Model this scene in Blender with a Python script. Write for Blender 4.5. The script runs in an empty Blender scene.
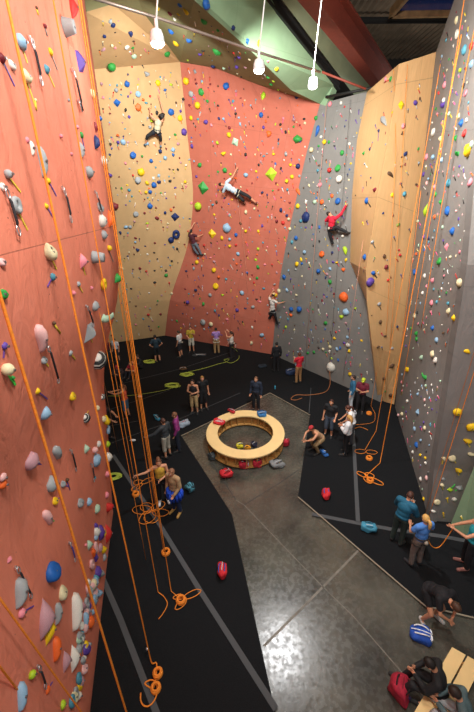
import bpy, bmesh, math, random
from mathutils import Vector, Matrix, Quaternion
from mathutils.bvhtree import BVHTree
from mathutils import noise as mnoise
random.seed(7)
S = bpy.context.scene
COL = S.collection
R_ = math.radians
# ------------------------------------------------------------------ camera
F, PITCH, CAMH, CX, CY, ROLL = 348.0, R_(24.2), 8.8, 237.0, 356.0, R_(-1.2)
cam = bpy.data.cameras.new('camera'); camo = bpy.data.objects.new('camera', cam); COL.objects.link(camo)
cam.sensor_fit = 'VERTICAL'; cam.sensor_height = 36; cam.lens = F/712*36
cam.clip_start = 0.05; cam.clip_end = 200
CM = Matrix.Rotation(math.pi/2-PITCH, 4, 'X') @ Matrix.Rotation(ROLL, 4, 'Z')
CM.translation = (0, 0, CAMH); camo.matrix_world = CM
S.camera = camo
CAMP = Vector((0, 0, CAMH))
def ray(x, y):
    return CM.to_3x3() @ Vector(((x-CX)/F, -(y-CY)/F, -1.0))
def aty(x, y, Y):
    r = ray(x, y); return CAMP + r*(Y/r.y)
def fl(x, y, z=0.0):
    r = ray(x, y); return CAMP + r*((z-CAMH)/r.z)
def depth_of(p): return (CM.inverted() @ p).z * -1
def plane3(a, b, c):
    n = (b-a).cross(c-a); n.normalize(); return n, n.dot(a)
def onpl(pl, x, y):
    r = ray(x, y); return CAMP + r*((pl[1]-pl[0].dot(CAMP))/pl[0].dot(r))

# ------------------------------------------------------------------ materials
MATS = {}
def srgb(c):
    return tuple(((v/12.92) if v <= 0.04045 else ((v+0.055)/1.055)**2.4) for v in c)
def hexc(h):
    return srgb(tuple(int(h[i:i+2], 16)/255 for i in (0, 2, 4)))
def mat(name, col, rough=0.6, metal=0.0, var=0.0, vscale=8, bump=0.0, bscale=30, spec=0.5, sheen=0):
    if name in MATS: return MATS[name]
    m = bpy.data.materials.new(name); m.use_nodes = True; nt = m.node_tree; b = nt.nodes['Principled BSDF']
    if isinstance(col, str): col = hexc(col)
    b.inputs['Base Color'].default_value = (*col, 1); b.inputs['Roughness'].default_value = rough
    b.inputs['Metallic'].default_value = metal; b.inputs['Specular IOR Level'].default_value = spec
    tc = nt.nodes.new('ShaderNodeTexCoord')
    if var > 0:
        n = nt.nodes.new('ShaderNodeTexNoise'); n.inputs['Scale'].default_value = vscale; n.inputs['Detail'].default_value = 4
        nt.links.new(tc.outputs['Object'], n.inputs['Vector'])
        r = nt.nodes.new('ShaderNodeMapRange'); r.inputs['From Min'].default_value = .3; r.inputs['From Max'].default_value = .7
        r.inputs['To Min'].default_value = 1-var; r.inputs['To Max'].default_value = 1+var
        nt.links.new(n.outputs['Fac'], r.inputs['Value'])
        mx = nt.nodes.new('ShaderNodeVectorMath'); mx.operation = 'SCALE'; mx.inputs[0].default_value = col
        nt.links.new(r.outputs['Result'], mx.inputs['Scale']); nt.links.new(mx.outputs['Vector'], b.inputs['Base Color'])
    if bump > 0:
        n = nt.nodes.new('ShaderNodeTexNoise'); n.inputs['Scale'].default_value = bscale; n.inputs['Detail'].default_value = 3
        nt.links.new(tc.outputs['Object'], n.inputs['Vector'])
        bp = nt.nodes.new('ShaderNodeBump'); bp.inputs['Strength'].default_value = bump; bp.inputs['Distance'].default_value = .02
        nt.links.new(n.outputs['Fac'], bp.inputs['Height']); nt.links.new(bp.outputs['Normal'], b.inputs['Normal'])
    MATS[name] = m; return m

def wall_mat(name, col, pu=2.4, pv=2.4, seam=0.55, streak=0.0, var=.06, bumpst=.25, rough=.75, nuts=True, seamw=.006, grain=False):
    """painted climbing panel: joints and T-nut holes laid out in metres on the panel's own UVs"""
    m = bpy.data.materials.new(name); m.use_nodes = True; nt = m.node_tree; N = nt.nodes; L = nt.links
    b = N['Principled BSDF']; b.inputs['Roughness'].default_value = rough; b.inputs['Specular IOR Level'].default_value = .3
    col = hexc(col) if isinstance(col, str) else col
    uv = N.new('ShaderNodeUVMap'); uv.uv_map = 'UVMap'
    sep = N.new('ShaderNodeSeparateXYZ'); L.new(uv.outputs['UV'], sep.inputs[0])
    def M(op, a, bb=None, c=None):
        n = N.new('ShaderNodeMath'); n.operation = op
        for i, v in enumerate((a, bb, c)):
            if v is None: continue
            if isinstance(v, (int, float)): n.inputs[i].default_value = v
            else: L.new(v, n.inputs[i])
        return n.outputs[0]
    def line(o, period, w):
        f = M('FRACT', M('DIVIDE', o, period)); d = M('MINIMUM', f, M('SUBTRACT', 1.0, f))
        return M('LESS_THAN', M('MULTIPLY', d, period), w)
    ln = M('MAXIMUM', line(sep.outputs[0], pu, seamw), line(sep.outputs[1], pv, seamw))
    fac = M('SUBTRACT', 1.0, M('MULTIPLY', ln, 1-seam))
    if nuts:
        v = N.new('ShaderNodeTexVoronoi'); v.feature = 'F1'; v.inputs['Scale'].default_value = 1/.28
        v.inputs['Randomness'].default_value = .35; L.new(uv.outputs['UV'], v.inputs['Vector'])
        dot = M('LESS_THAN', v.outputs['Distance'], .035); fac = M('MULTIPLY', fac, M('SUBTRACT', 1.0, M('MULTIPLY', dot, .6)))
    nz = N.new('ShaderNodeTexNoise'); nz.inputs['Scale'].default_value = 1.2; nz.inputs['Detail'].default_value = 5
    mp = N.new('ShaderNodeMapping'); L.new(uv.outputs['UV'], mp.inputs[0])
    mp.inputs['Scale'].default_value = (8, 1, 1) if grain else (1.4, .7, 1)
    L.new(mp.outputs[0], nz.inputs['Vector'])
    mr = N.new('ShaderNodeMapRange'); mr.inputs[1].default_value = .3; mr.inputs[2].default_value = .7; mr.inputs[3].default_value = 1-var; mr.inputs[4].default_value = 1+var
    L.new(nz.outputs['Fac'], mr.inputs[0]); fac = M('MULTIPLY', fac, mr.outputs[0])
    # chalk smudges: pale patches
    ck = N.new('ShaderNodeTexNoise'); ck.inputs['Scale'].default_value = 2.1; ck.inputs['Detail'].default_value = 3; L.new(uv.outputs['UV'], ck.inputs['Vector'])
    cr = N.new('ShaderNodeMapRange'); cr.inputs[1].default_value = .55; cr.inputs[2].default_value = .8; cr.inputs[3].default_value = 0; cr.inputs[4].default_value = .22
    L.new(ck.outputs['Fac'], cr.inputs[0])
    sc = N.new('ShaderNodeVectorMath'); sc.operation = 'SCALE'; sc.inputs[0].default_value = col; L.new(fac, sc.inputs['Scale'])
    mix = N.new('ShaderNodeMix'); mix.data_type = 'RGBA'; L.new(cr.outputs[0], mix.inputs['Factor']); L.new(sc.outputs[0], mix.inputs['A'])
    mix.inputs['B'].default_value = (min(1, col[0]*1.2+.1), min(1, col[1]*1.2+.1), min(1, col[2]*1.2+.1), 1)
    L.new(mix.outputs['Result'], b.inputs['Base Color'])
    # trowelled relief
    w = N.new('ShaderNodeTexNoise'); w.inputs['Scale'].default_value = 2.0; w.inputs['Detail'].default_value = 6; w.inputs['Distortion'].default_value = 2.5 if streak else .3
    mp2 = N.new('ShaderNodeMapping'); L.new(uv.outputs['UV'], mp2.inputs[0]); mp2.inputs['Rotation'].default_value = (0, 0, R_(35)); mp2.inputs['Scale'].default_value = (2.2, .8, 1) if streak else (2, 2, 1)
    L.new(mp2.outputs[0], w.inputs['Vector'])
    bp = N.new('ShaderNodeBump'); bp.inputs['Strength'].default_value = bumpst; bp.inputs['Distance'].default_value = .05 if streak else .02
    h = M('SUBTRACT', w.outputs['Fac'], M('MULTIPLY', ln, .4)); L.new(h, bp.inputs['Height']); L.new(bp.outputs['Normal'], b.inputs['Normal'])
    return m

# ------------------------------------------------------------------ mesh helpers
def link(name, me, m=None, parent=None):
    o = bpy.data.objects.new(name, me); COL.objects.link(o)
    if m is not None:
        for x in (m if isinstance(m, (list, tuple)) else [m]): me.materials.append(x)
    if parent is not None: o.parent = parent
    return o
def fin(name, bm, m=None, parent=None, smooth=False):
    bmesh.ops.recalc_face_normals(bm, faces=bm.faces)
    me = bpy.data.meshes.new(name); bm.to_mesh(me); bm.free()
    if smooth:
        for p in me.polygons: p.use_smooth = True
    return link(name, me, m, parent)
def tag(o, label=None, cat=None, group=None, kind=None):
    if label: o['label'] = label
    if cat: o['category'] = cat
    if group: o['group'] = group
    if kind: o['kind'] = kind
    return o
def empty(name, loc, rz=0.0):
    o = bpy.data.objects.new(name, None); COL.objects.link(o); o.location = loc; o.rotation_euler = (0, 0, rz); o.empty_display_size = .1
    return o
def box(bm, cx, cy, cz, sx, sy, sz, rz=0.0, mi=0, M=None):
    T = Matrix.Translation((cx, cy, cz)) @ Matrix.Rotation(rz, 4, 'Z') @ Matrix.Diagonal((sx, sy, sz, 1))
    if M is not None: T = M @ T
    r = bmesh.ops.create_cube(bm, size=1, matrix=T)
    for v in r['verts']:
        for f in v.link_faces: f.material_index = mi
def tube(bm, pts, r, sides=6, closed=False, mi=0, caps=True):
    pts = [Vector(p) for p in pts]; n = len(pts); rr = r if isinstance(r, (list, tuple)) else [r]*n
    rings = []; up = None
    for i, p in enumerate(pts):
        if closed: d = pts[(i+1) % n]-pts[i-1]
        else: d = pts[min(i+1, n-1)]-pts[max(i-1, 0)]
        if d.length < 1e-9: d = Vector((0, 0, 1))
        d.normalize()
        if up is None:
            up = d.orthogonal().normalized()
        else:
            up = up - d*up.dot(d)
            up = up.normalized() if up.length > 1e-6 else d.orthogonal().normalized()
        s = d.cross(up)
        rings.append([bm.verts.new(p + (up*math.cos(2*math.pi*k/sides) + s*math.sin(2*math.pi*k/sides))*rr[i]) for k in range(sides)])
    m = n if closed else n-1
    for i in range(m):
        a, b = rings[i], rings[(i+1) % n]
        for k in range(sides):
            f = bm.faces.new((a[k], a[(k+1) % sides], b[(k+1) % sides], b[k])); f.material_index = mi; f.smooth = True
    if caps and not closed:
        for q in (rings[0], rings[-1]):
            try: bm.faces.new(q).material_index = mi
            except ValueError: pass
def sph(bm, c, r, sub=2, sc=(1, 1, 1), mi=0, M=None):
    T = Matrix.Translation(c) @ (M or Matrix.Identity(4)) @ Matrix.Diagonal((r*sc[0], r*sc[1], r*sc[2], 1))
    q = bmesh.ops.create_icosphere(bm, subdivisions=sub, radius=1, matrix=T)
    for v in q['verts']:
        for f in v.link_faces: f.material_index = mi; f.smooth = True
def cone(bm, a, b, ra, rb, seg=12, mi=0):
    tube(bm, [a, b], [ra, rb], sides=seg, mi=mi)
def cap(bm, a, b, ra, rb, sub=2):
    a = Vector(a); b = Vector(b); sph(bm, a, ra, sub); sph(bm, b, rb, sub)
    if (b-a).length > 1e-4: cone(bm, a, b, ra, rb)
def catmull(pts, k=6, closed=False):
    pts = [Vector(p) for p in pts]; n = len(pts); out = []
    for i in range(n if closed else n-1):
        g = (lambda j: pts[j % n]) if closed else (lambda j: pts[max(0, min(n-1, j))])
        p0, p1, p2, p3 = g(i-1), g(i), g(i+1), g(i+2)
        for q in range(k):
            t = q/k
            out.append(.5*((2*p1)+(p2-p0)*t+(2*p0-5*p1+4*p2-p3)*t*t+(3*p1-p0-3*p2+p3)*t**3))
    if not closed: out.append(pts[-1])
    return out

# ------------------------------------------------------------------ the walls
WALLS = []
def patch(name, rows, m, off, nu=8, nv=3, kind='structure'):
    """rows (bottom to top) of 3D points, subdivided, given real thickness by the offset 'off'"""
    off = Vector(off)
    G = []
    for i in range(len(rows)-1):
        for q in range(nv):
            t = q/nv; G.append([a.lerp(b, t) for a, b in zip(rows[i], rows[i+1])])
    G.append([Vector(p) for p in rows[-1]])
    H2 = []
    for g in G:
        l = []
        for i in range(len(g)-1):
            for q in range(nu): l.append(g[i].lerp(g[i+1], q/nu))
        l.append(g[-1]); H2.append(l)
    bm = bmesh.new(); uvl = bm.loops.layers.uv.new('UVMap')
    nr, nc = len(H2), len(H2[0])
    U = [[0]*nc for _ in H2]; V = [[0]*nc for _ in H2]
    for i in range(nr):
        for j in range(1, nc): U[i][j] = U[i][j-1]+(H2[i][j]-H2[i][j-1]).length
        # anchor columns on the middle so joints stay vertical
    for j in range(nc):
        for i in range(1, nr): V[i][j] = V[i-1][j]+(H2[i][j]-H2[i-1][j]).length
    mid = nr//2
    fr = [[bm.verts.new(p) for p in r] for r in H2]; bk = [[bm.verts.new(p+off) for p in r] for r in H2]
    def quad(vs, uvs):
        f = bm.faces.new(vs)
        for lp, u in zip(f.loops, uvs): lp[uvl].uv = u
        return f
    def uvof(i, j): return (U[mid][j], V[i][nc//2])
    for i in range(nr-1):
        for j in range(nc-1):
            idx = ((i, j), (i, j+1), (i+1, j+1), (i+1, j))
            quad([fr[a][b] for a, b in idx], [uvof(a, b) for a, b in idx])
            quad([bk[a][b] for a, b in reversed(idx)], [uvof(a, b) for a, b in reversed(idx)])
    loop = [(0, j) for j in range(nc)]+[(i, nc-1) for i in range(1, nr)]+[(nr-1, j) for j in range(nc-2, -1, -1)]+[(i, 0) for i in range(nr-2, 0, -1)]
    for a, b in zip(loop, loop[1:]+loop[:1]):
        quad([fr[b[0]][b[1]], fr[a[0]][a[1]], bk[a[0]][a[1]], bk[b[0]][b[1]]], [uvof(*b), uvof(*a), uvof(*a), uvof(*b)])
    o = fin(name, bm, m); tag(o, kind=kind); WALLS.append(o); return o
def polys(name, faces, m, off):
    """flat facets sharing points, each given thickness"""
    off = Vector(off); bm = bmesh.new(); uvl = bm.loops.layers.uv.new('UVMap'); vm = {}
    def vv(p):
        k = tuple(round(c, 4) for c in p)
        if k not in vm: vm[k] = bm.verts.new(p)
        return vm[k]
    fs = [bm.faces.new([vv(p) for p in f]) for f in faces]
    ext = bmesh.ops.extrude_face_region(bm, geom=fs)
    bmesh.ops.translate(bm, vec=off, verts=[e for e in ext['geom'] if isinstance(e, bmesh.types.BMVert)])
    for f in bm.faces:
        n = f.normal if f.normal.length else Vector((0, 0, 1)); f.normal_update(); n = f.normal
        t = n.cross(Vector((0, 0, 1))); t = t.normalized() if t.length > .1 else Vector((1, 0, 0)); s = n.cross(t)
        for lp in f.loops: lp[uvl].uv = (lp.vert.co.dot(t), lp.vert.co.dot(s))
    o = fin(name, bm, m); tag(o, kind='structure'); WALLS.append(o); return o

M_red = wall_mat('painted_red_panel', 'bb6a56', 1.25, 2.44, .7)
M_redL = wall_mat('trowelled_red_plaster', 'e4866c', 40, 8.45, .6, streak=1, bumpst=.38, nuts=True)
M_tan = wall_mat('painted_tan_panel', 'c4a274', 30, 4.0, .8)
M_grey = wall_mat('painted_grey_panel', '7e7d7a', 1.25, 2.44, .72)
M_greyR = wall_mat('painted_grey_plaster', '82807d', 30, 3.5, .7, streak=1, bumpst=.3)
M_wood = wall_mat('clear_finished_plywood', 'd9b07c', 1.6, 3.1, .75, nuts=False, grain=True, var=.05, rough=.5, seamw=.01)
M_green = wall_mat('painted_green_panel', '8cab88', 2.4, 2.4, .8, bumpst=.1)
M_green_shaded = wall_mat('painted_olive_panel', '86865f', 2.4, 2.4, .8, bumpst=.1)  # green panel darkened to olive: the underside's shade is in the colour

V = Vector
rg, gr = fl(272, 355), fl(385, 405)
GP = plane3(rg, gr, rg+V((0, 0, 5)))
A, B, G0 = fl(395, 408), fl(429, 522), fl(449, 526)
C = aty(436, 52, 13.3)
P1 = plane3(A, B, C)
# left wall, close to the lens
prof = [(-3.99, 8.01, 0.0), (-3.79, 7.6, .45), (-3.62, 7.6, 1.97), (-3.41, 7.6, 3.64), (-3.31, 7.6, 4.67), (-3.10, 7.6, 5.61), (-2.64, 7.6, 6.81), (-2.42, 7.6, 8.08), (-2.40, 7.6, 9.4), (-2.38, 7.6, 11), (-2.36, 7.6, 13.6)]
prof = [tuple(p) for p in catmull(prof, 3)]
rows = []
for (x, y, z) in prof:
    s = .175*max(0, 1-z/6.5)+.05
    b = 0.0
    rows.append([V((x+(y-Y)*s, Y, z)) for Y in (-2.0, .5, 2.2, 3.8, 5.4)]+[V((x, y, z))])
wl = patch('wall_left', rows, M_redL, (-.5, 0, 0), nu=3, nv=1)
for p_ in wl.data.polygons: p_.use_smooth = abs(p_.normal.x) > .5
# tan wall
seam = [fl(165, 336), aty(170, 300, 22.4), aty(185, 255, 22.1), aty(191, 225, 21.8), aty(193, 190, 21.4), aty(188, 140, 20.8), aty(180, 62, 19.6)]
seam_s = catmull(seam, 3)
lft = [V((-11.5, 21.05, 0)), V((-11.4, 20.9, 2.8)), V((-11.2, 20.5, 5.5)), V((-10.9, 20.0, 7.2)), V((-10.4, 19.2, 9.0)), V((-9.6, 18.0, 11)), V((-8.5, 16.4, 13.2))]
lft_s = catmull(lft, 3)
patch('wall_back_left', [[a, b] for a, b in zip(lft_s, seam_s)], M_tan, (-.1, .35, 0), nu=10, nv=1)
t1, t2, t3 = aty(143, 12, 16), aty(113, 4, 15.5), aty(86, 12, 15)
polys('wall_back_left_overhang', [[lft[-1], seam[-1], t1, t2, t3, V((-7, 13.5, 14.1))]], M_tan, (-.05, .1, .3))
# red wall
rs = [rg, onpl(GP, 275, 322), onpl(GP, 279, 285), onpl(GP, 287, 240), onpl(GP, 296, 200), onpl(GP, 306, 155), onpl(GP, 320, 104)]
rows = []
rs_s = catmull(rs, 3)
for a, b in zip(seam_s, rs_s): rows.append([a, a.lerp(b, .33), a.lerp(b, .66), b])
rows[-1] = [seam[-1], aty(215, 68, 19.5), aty(256, 84, 19.1), rs[-1]]
patch('wall_back', rows, M_red, (.05, .35, 0), nu=5, nv=1)
# grey wall behind the tower
n = GP[0]; outw = -n if n.dot(CAMP-rg) > 0 else n
topL, topR = rs[-1], onpl(GP, 367, 92)
far = onpl(GP, 381, 400); far.z = 0
rows = []
for k, L0 in enumerate(rs_s): rows.append([L0, V((far.x, far.y, 12.4*k/(len(rs_s)-1)))])
patch('wall_back_right', rows, M_grey, outw*.3, nu=10, nv=1)
# green underside with its shade in the olive colour, and pale green headwall
l0, l1, l2 = aty(194, 0, 12), aty(251, 51, 14), aty(291, 90, 16.5)
b_, c_, d_ = rows[0][0], rows[0][0], rs[-1]
b_, c_ = aty(215, 68, 19.5), aty(256, 84, 19.1)
f0, f1 = V((-2.4, 9.5, 14.1)), V((-7.5, 10, 14.7))
a_ = seam[-1]
polys('ceiling_overhang', [[a_, b_, l0], [b_, l1, l0], [b_, c_, l1], [c_, l2, l1], [c_, d_, l2], [a_, l0, t1], [t1, l0, f0, t2], [t2, f0, f1, t3]], M_green_shaded, (0, .05, .25))
u1, u2 = aty(270, 8, 14.2), aty(333, 86, 17)
ua = l0+V((.15, .25, 2.3)); ub = f0+V((.15, .25, 2.4)); dd = aty(324, 110, 17.5)
polys('wall_headwall', [[f0, l0, ua, ub], [l0, l1, u1, ua], [l1, l2, u2, u1], [l2, d_, dd, u2]], M_green, (.25, .15, .0))
# tower: clear plywood, leaning out, tapering to the floor
sil = [fl(378, 399)+V((0, 0, .02)), onpl(GP, 370, 340), onpl(GP, 366, 300), onpl(GP, 350, 262), onpl(GP, 352, 195), onpl(GP, 357, 140), onpl(GP, 367, 92)]
edge = [fl(378, 400), aty(372, 345, 13.0), aty(367, 302, 12.75), aty(366, 270, 12.6), aty(378, 193, 12.5), aty(389, 137, 12.65), aty(399, 64, 12.9)]
sil[0] = edge[0]+V((.02, .06, 0))
rt0 = onpl(P1, 394, 407); rt = [rt0.lerp(C, t) for t in (0, .2, .33, .44, .66, .82, 1)]
patch('wall_tower', [[s_, e_, r_] for s_, e_, r_ in zip(sil, edge, rt)], M_wood, (.12, .3, 0), nu=5, nv=3)
# right wall: long grey facet, pale arete facet, near grey facet
nn = P1[0]; outR = -nn if nn.dot(CAMP-A) > 0 else nn
L1 = [fl(425, 508), onpl(P1, 430, 460), onpl(P1, 438, 390), onpl(P1, 446, 270)]
def pull(x, y, d):
    p = onpl(P1, x, y); return p + (CAMP-p).normalized()*d
L2 = [fl(429, 522), pull(434, 470, .12), pull(444, 410, .25), pull(467, 265, .3)]
Ctop = onpl(P1, 454, 0)
P1t = [onpl(P1, 474, 150), onpl(P1, 500, 40)]
tl = C.lerp(Ctop, 1.9)
gR = [A, rt[2], rt[4], rt[6]]
w1 = patch('wall_right', [[A, L1[0]], [rt[1], L1[1]], [rt[2], L1[2]], [rt[3], L1[3]], [rt[4].lerp(rt[4], 0), onpl(P1, 474, 185)], [rt[6], onpl(P1, 520, 60)], [tl, onpl(P1, 540, -90)]], M_greyR, outR*.3, nu=10)
polys('wall_right_arete', [[L1[0], L2[0], L2[1], L1[1]], [L1[1], L2[1], L2[2], L1[2]], [L1[2], L2[2], L2[3], L1[3]], [L1[3], L2[3], onpl(P1, 474, 185)]], M_greyR, outR*.2)
q0 = onpl(P1, 474, 185); far3 = [V((9, 7.0, 0)), V((9, 6.8, 2)), V((9, 6.6, 4)), V((9, 6.5, 7.5)), V((9, 6.5, 10))]
L3 = [L2[0], L2[1], L2[2], L2[3], q0]
patch('wall_right_near', [[a, b] for a, b in zip(L3, far3)], M_greyR, (.05, .3, 0), nu=8)
polys('wall_right_green_block', [[G0+V((0, -.03, 0)), fl(463, 538), V((7.2, 6.1, 0)), V((7.6, 6.1, 2.6)), aty(474, 467, 6.95)]], M_green, (.3, .3, 0))

# ------------------------------------------------------------------ floor, mats
def conc():
    m = bpy.data.materials.new('polished_concrete'); m.use_nodes = True; nt = m.node_tree; N = nt.nodes; L = nt.links; b = N['Principled BSDF']
    tc = N.new('ShaderNodeTexCoord'); n = N.new('ShaderNodeTexNoise'); n.inputs['Scale'].default_value = .9; n.inputs['Detail'].default_value = 10; n.inputs['Roughness'].default_value = .65
    L.new(tc.outputs['Object'], n.inputs['Vector']); cr = N.new('ShaderNodeValToRGB')
    cr.color_ramp.elements[0].position = .32; cr.color_ramp.elements[0].color = (*hexc('2f2f2b'), 1)
    cr.color_ramp.elements[1].position = .7; cr.color_ramp.elements[1].color = (*hexc('605e53'), 1)
    L.new(n.outputs['Fac'], cr.inputs[0]); L.new(cr.outputs[0], b.inputs['Base Color'])
    n2 = N.new('ShaderNodeTexNoise'); n2.inputs['Scale'].default_value = 9; n2.inputs['Detail'].default_value = 5; L.new(tc.outputs['Object'], n2.inputs['Vector'])
    mr = N.new('ShaderNodeMapRange'); mr.inputs[1].default_value = .3; mr.inputs[2].default_value = .7; mr.inputs[3].default_value = .17; mr.inputs[4].default_value = .36
    L.new(n2.outputs['Fac'], mr.inputs[0]); L.new(mr.outputs[0], b.inputs['Roughness'])
    bp = N.new('ShaderNodeBump'); bp.inputs['Strength'].default_value = .2; bp.inputs['Distance'].default_value = .01; b.inputs['Specular IOR Level'].default_value = .7
    L.new(n2.outputs['Fac'], bp.inputs['Height']); L.new(bp.outputs['Normal'], b.inputs['Normal'])
    return m
M_conc = conc()
bm = bmesh.new(); box(bm, 0, 11, -.15, 26, 30, .3); o = fin('floor', bm, M_conc); tag(o, kind='structure')
M_mat = mat('black_carpet', (.011, .012, .0135), .95, var=.25, vscale=60, bump=.3, bscale=300, spec=.1)
M_tape = mat('grey_seam_tape', (.075, .08, .085), .8, spec=.2)
M_thin = mat('dark_seam', (.045, .045, .045), .9)
M_trim = mat('pale_edge_strip', '8e8472', .5)
M_joint = mat('pale_joint_filler', '77736a', .6, var=.3, vscale=5)
MH = .045
cpoly = [(275, 712), (232, 515), (181, 436), (270, 393), (310, 415), (298, 497), (425, 606), (474, 618)]
cp = [fl(x, y) for x, y in cpoly]
ext0 = cp[0]+(cp[0]-cp[1]).normalized()*6; ext1 = cp[-1]+V((6, -1.4, 0))
bm = bmesh.new()
def mk(poly, z0, z1, mi=0):
    lo = [bm.verts.new((p.x, p.y, z0)) for p in poly]; hi = [bm.verts.new((p.x, p.y, z1)) for p in poly]
    for vs in (hi, lo): bm.faces.new(vs).material_index = mi
    k = len(poly)
    for i in range(k): bm.faces.new((lo[i], lo[(i+1) % k], hi[(i+1) % k], hi[i])).material_index = mi
W, E2, NN, SS = -11.8, 12.0, 24.5, -3.0
mats_root = empty('floor_matting', (0, 0, 0)); tag(mats_root, 'black carpeted climbing mats covering the floor around the bare concrete', 'floor mat')
mk([ext0, cp[0], cp[1], cp[2], cp[3], V((cp[3].x, NN, 0)), V((W, NN, 0)), V((W, SS, 0)), V((ext0.x, SS, 0))], .0, MH)
fin('carpet_mat', bm, M_mat, mats_root)
bm = bmesh.new(); mk([cp[3], cp[4], cp[5], cp[6], cp[7], ext1, V((E2, ext1.y, 0)), V((E2, NN, 0)), V((cp[3].x, NN, 0))], .0, MH)
fin('carpet_mat', bm, M_mat, mats_root)
def strip(name, px, w, m, z=MH, parent=None, h=.004, kind=None, ext=False):
    bm = bmesh.new(); P = [fl(x, y, z) for x, y in px]
    for a, b in zip(P, P[1:]):
        d = (b-a); L = d.length; c = (a+b)/2
        box(bm, c.x, c.y, z+h/2, L, w, h, rz=math.atan2(d.y, d.x))
    o = fin(name, bm, m, parent)
    if kind: tag(o, kind=kind)
    return o
for px in [[(113, 455), (160, 525), (201, 592), (276, 709)], [(100, 572), (120, 618), (160, 722)], [(312, 514), (357, 523), (390, 529), (440, 536), (500, 547)], [(353, 428), (358, 522)]]:
    strip('seam_tape', px, .12, M_tape, parent=mats_root)
for px in [[(85, 418), (108, 410), (170, 390)], [(95, 449), (150, 429), (182, 418), (240, 393)], [(120, 384), (180, 369), (240, 349)], [(311, 388), (309, 413)], [(103, 427), (138, 421)]]:
    strip('panel_seam', px, .025, M_tape, parent=mats_root, h=.003)
for px in [[(181, 436), (270, 393)], [(270, 393), (310, 415)], [(298, 497), (425, 606), (474, 618)]]:
    strip('edge_trim', px, .035, M_trim, parent=mats_root, h=.012)
for i, px in enumerate([[(236, 500), (244, 505), (291, 554), (322, 586), (354, 617), (405, 676), (445, 720)], [(264, 646), (318, 592), (355, 554), (375, 533)], [(244, 505), (284, 480), (298, 470)], [(236, 500), (205, 452)]]):
    strip('trim_%d' % (i+1), px, .022 if i != 1 else .05, M_joint if i < 2 else M_thin, z=.0, kind='structure')

# ------------------------------------------------------------------ roof
M_roof = mat('corrugated_roof_steel', '9a8670', .55, metal=.1, var=.25, vscale=1.2)
M_roofg = mat('sage_roof_liner', '8b9678', .7, var=.1, vscale=2)
M_beam = mat('maroon_girder_paint', '7d3527', .6, var=.1)
M_blk = mat('black_steel', (.01, .01, .01), .6)
def corr(name, x0, x1, y0, y1, z, m, pitch=.3):
    bm = bmesh.new(); xs = []; x = x0; k = 0
    while x < x1: xs.append((x, .05 if k % 2 else 0)); x += pitch/2; k += 1
    lo = [[bm.verts.new((x, y, z+d)) for x, d in xs] for y in (y0, y1)]; hi = [[bm.verts.new((x, y, z+d+.03)) for x, d in xs] for y in (y0, y1)]
    for g in (lo, hi):
        for i in range(len(xs)-1): bm.faces.new((g[0][i], g[0][i+1], g[1][i+1], g[1][i]))
    o = fin(name, bm, m); tag(o, kind='structure'); return o
ceil = corr('ceiling', -13, 13.5, -4, 28, 16.6, M_roof)
def gird(name, a, b, wid, dep, m, flange=.06):
    a, b = V(a), V(b); d = b-a; L = d.length; x = d.normalized(); y = V((0, 0, 1)).cross(x).normalized(); z = x.cross(y)
    T = Matrix((x, y, z)).transposed().to_4x4(); T.translation = (a+b)/2
    bm = bmesh.new(); box(bm, 0, 0, 0, L, .05, dep, M=T); box(bm, 0, 0, dep/2, L, wid, flange, M=T); box(bm, 0, 0, -dep/2, L, wid, flange, M=T)
    o = fin(name, bm, m); return o
def atz(x, y, z): return fl(x, y, z)
ga, gb = aty(325, 0, 13.0), aty(379, 74, 17.6)
g = gird('roof_girder', ga+(ga-gb)*.6, gb+(gb-ga)*.3, .45, .8, M_beam, .08)
print('girder', ga, gb)
tag(g, 'deep maroon painted steel roof girder above the plywood tower', 'beam')
# black steel rail behind the pale green headwall
bd = u2-u1
g = gird('roof_rail', u1-bd*1.2+V((.15, .1, .12)), u2+bd*.05+V((.15, .1, .12)), .2, .28, M_blk); tag(g, 'black steel rail running behind the top edge of the pale green headwall', 'beam')
# sage liner panel between the black rail and the girder
s1, s2 = u1-bd*1.2+V((.35, .2, .3)), u2+bd*.6+V((.35, .2, .3))
polys('ceiling_liner', [[s1, s2, s2+V((.75, .2, .7)), s1+V((.75, .2, .8))]], M_roofg, (0, 0, .1))
WALLS.pop()
for i, (p, q) in enumerate([((322, 72), (366, 89)), ((326, 97), (372, 88))]):
    bm = bmesh.new(); a = aty(*p, 17.2 if i else 15.0); b = aty(*q, 15.6 if i else 14.6); tube(bm, [a, b], .05 if i else .035, 8)
    o = fin('roof_rod', bm, M_blk if i else M_beam, smooth=True)
    tag(o, 'black steel rod lying along the top of the back grey wall' if i else 'thin maroon rod slanting to the top corner of the plywood tower', 'rod')
# purlins across the roof
for k, y in enumerate((6.0, 9.0, 12.0, 15.0, 18.0, 21.0)):
    g = gird('trim_%d' % (k+11), (2.5, y, 16.3), (13, y+.4, 16.3), .1, .2, M_blk, .02); tag(g, kind='structure')
# roof hatch with dark blue glass
M_hat = mat('dark_blue_glass', '1c2f63', .15)
M_hfr = mat('brown_hatch_frame', '8f6d48', .5, var=.3, vscale=3)
h0 = atz(432, 2, 15.9); bm = bmesh.new()
box(bm, h0.x, h0.y, 15.95, 2.4, 1.5, .04); w = fin('window_1', bm, M_hat); tag(w, kind='structure')
bm = bmesh.new()
for sx, sy, cx, cy in ((2.7, .15, 0, .82), (2.7, .15, 0, -.82), (.15, 1.8, 1.28, 0), (.15, 1.8, -1.28, 0)): box(bm, h0.x+cx, h0.y+cy, 15.9, sx, sy, .35)
fin('window_frame', bm, M_hfr, w)
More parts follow.
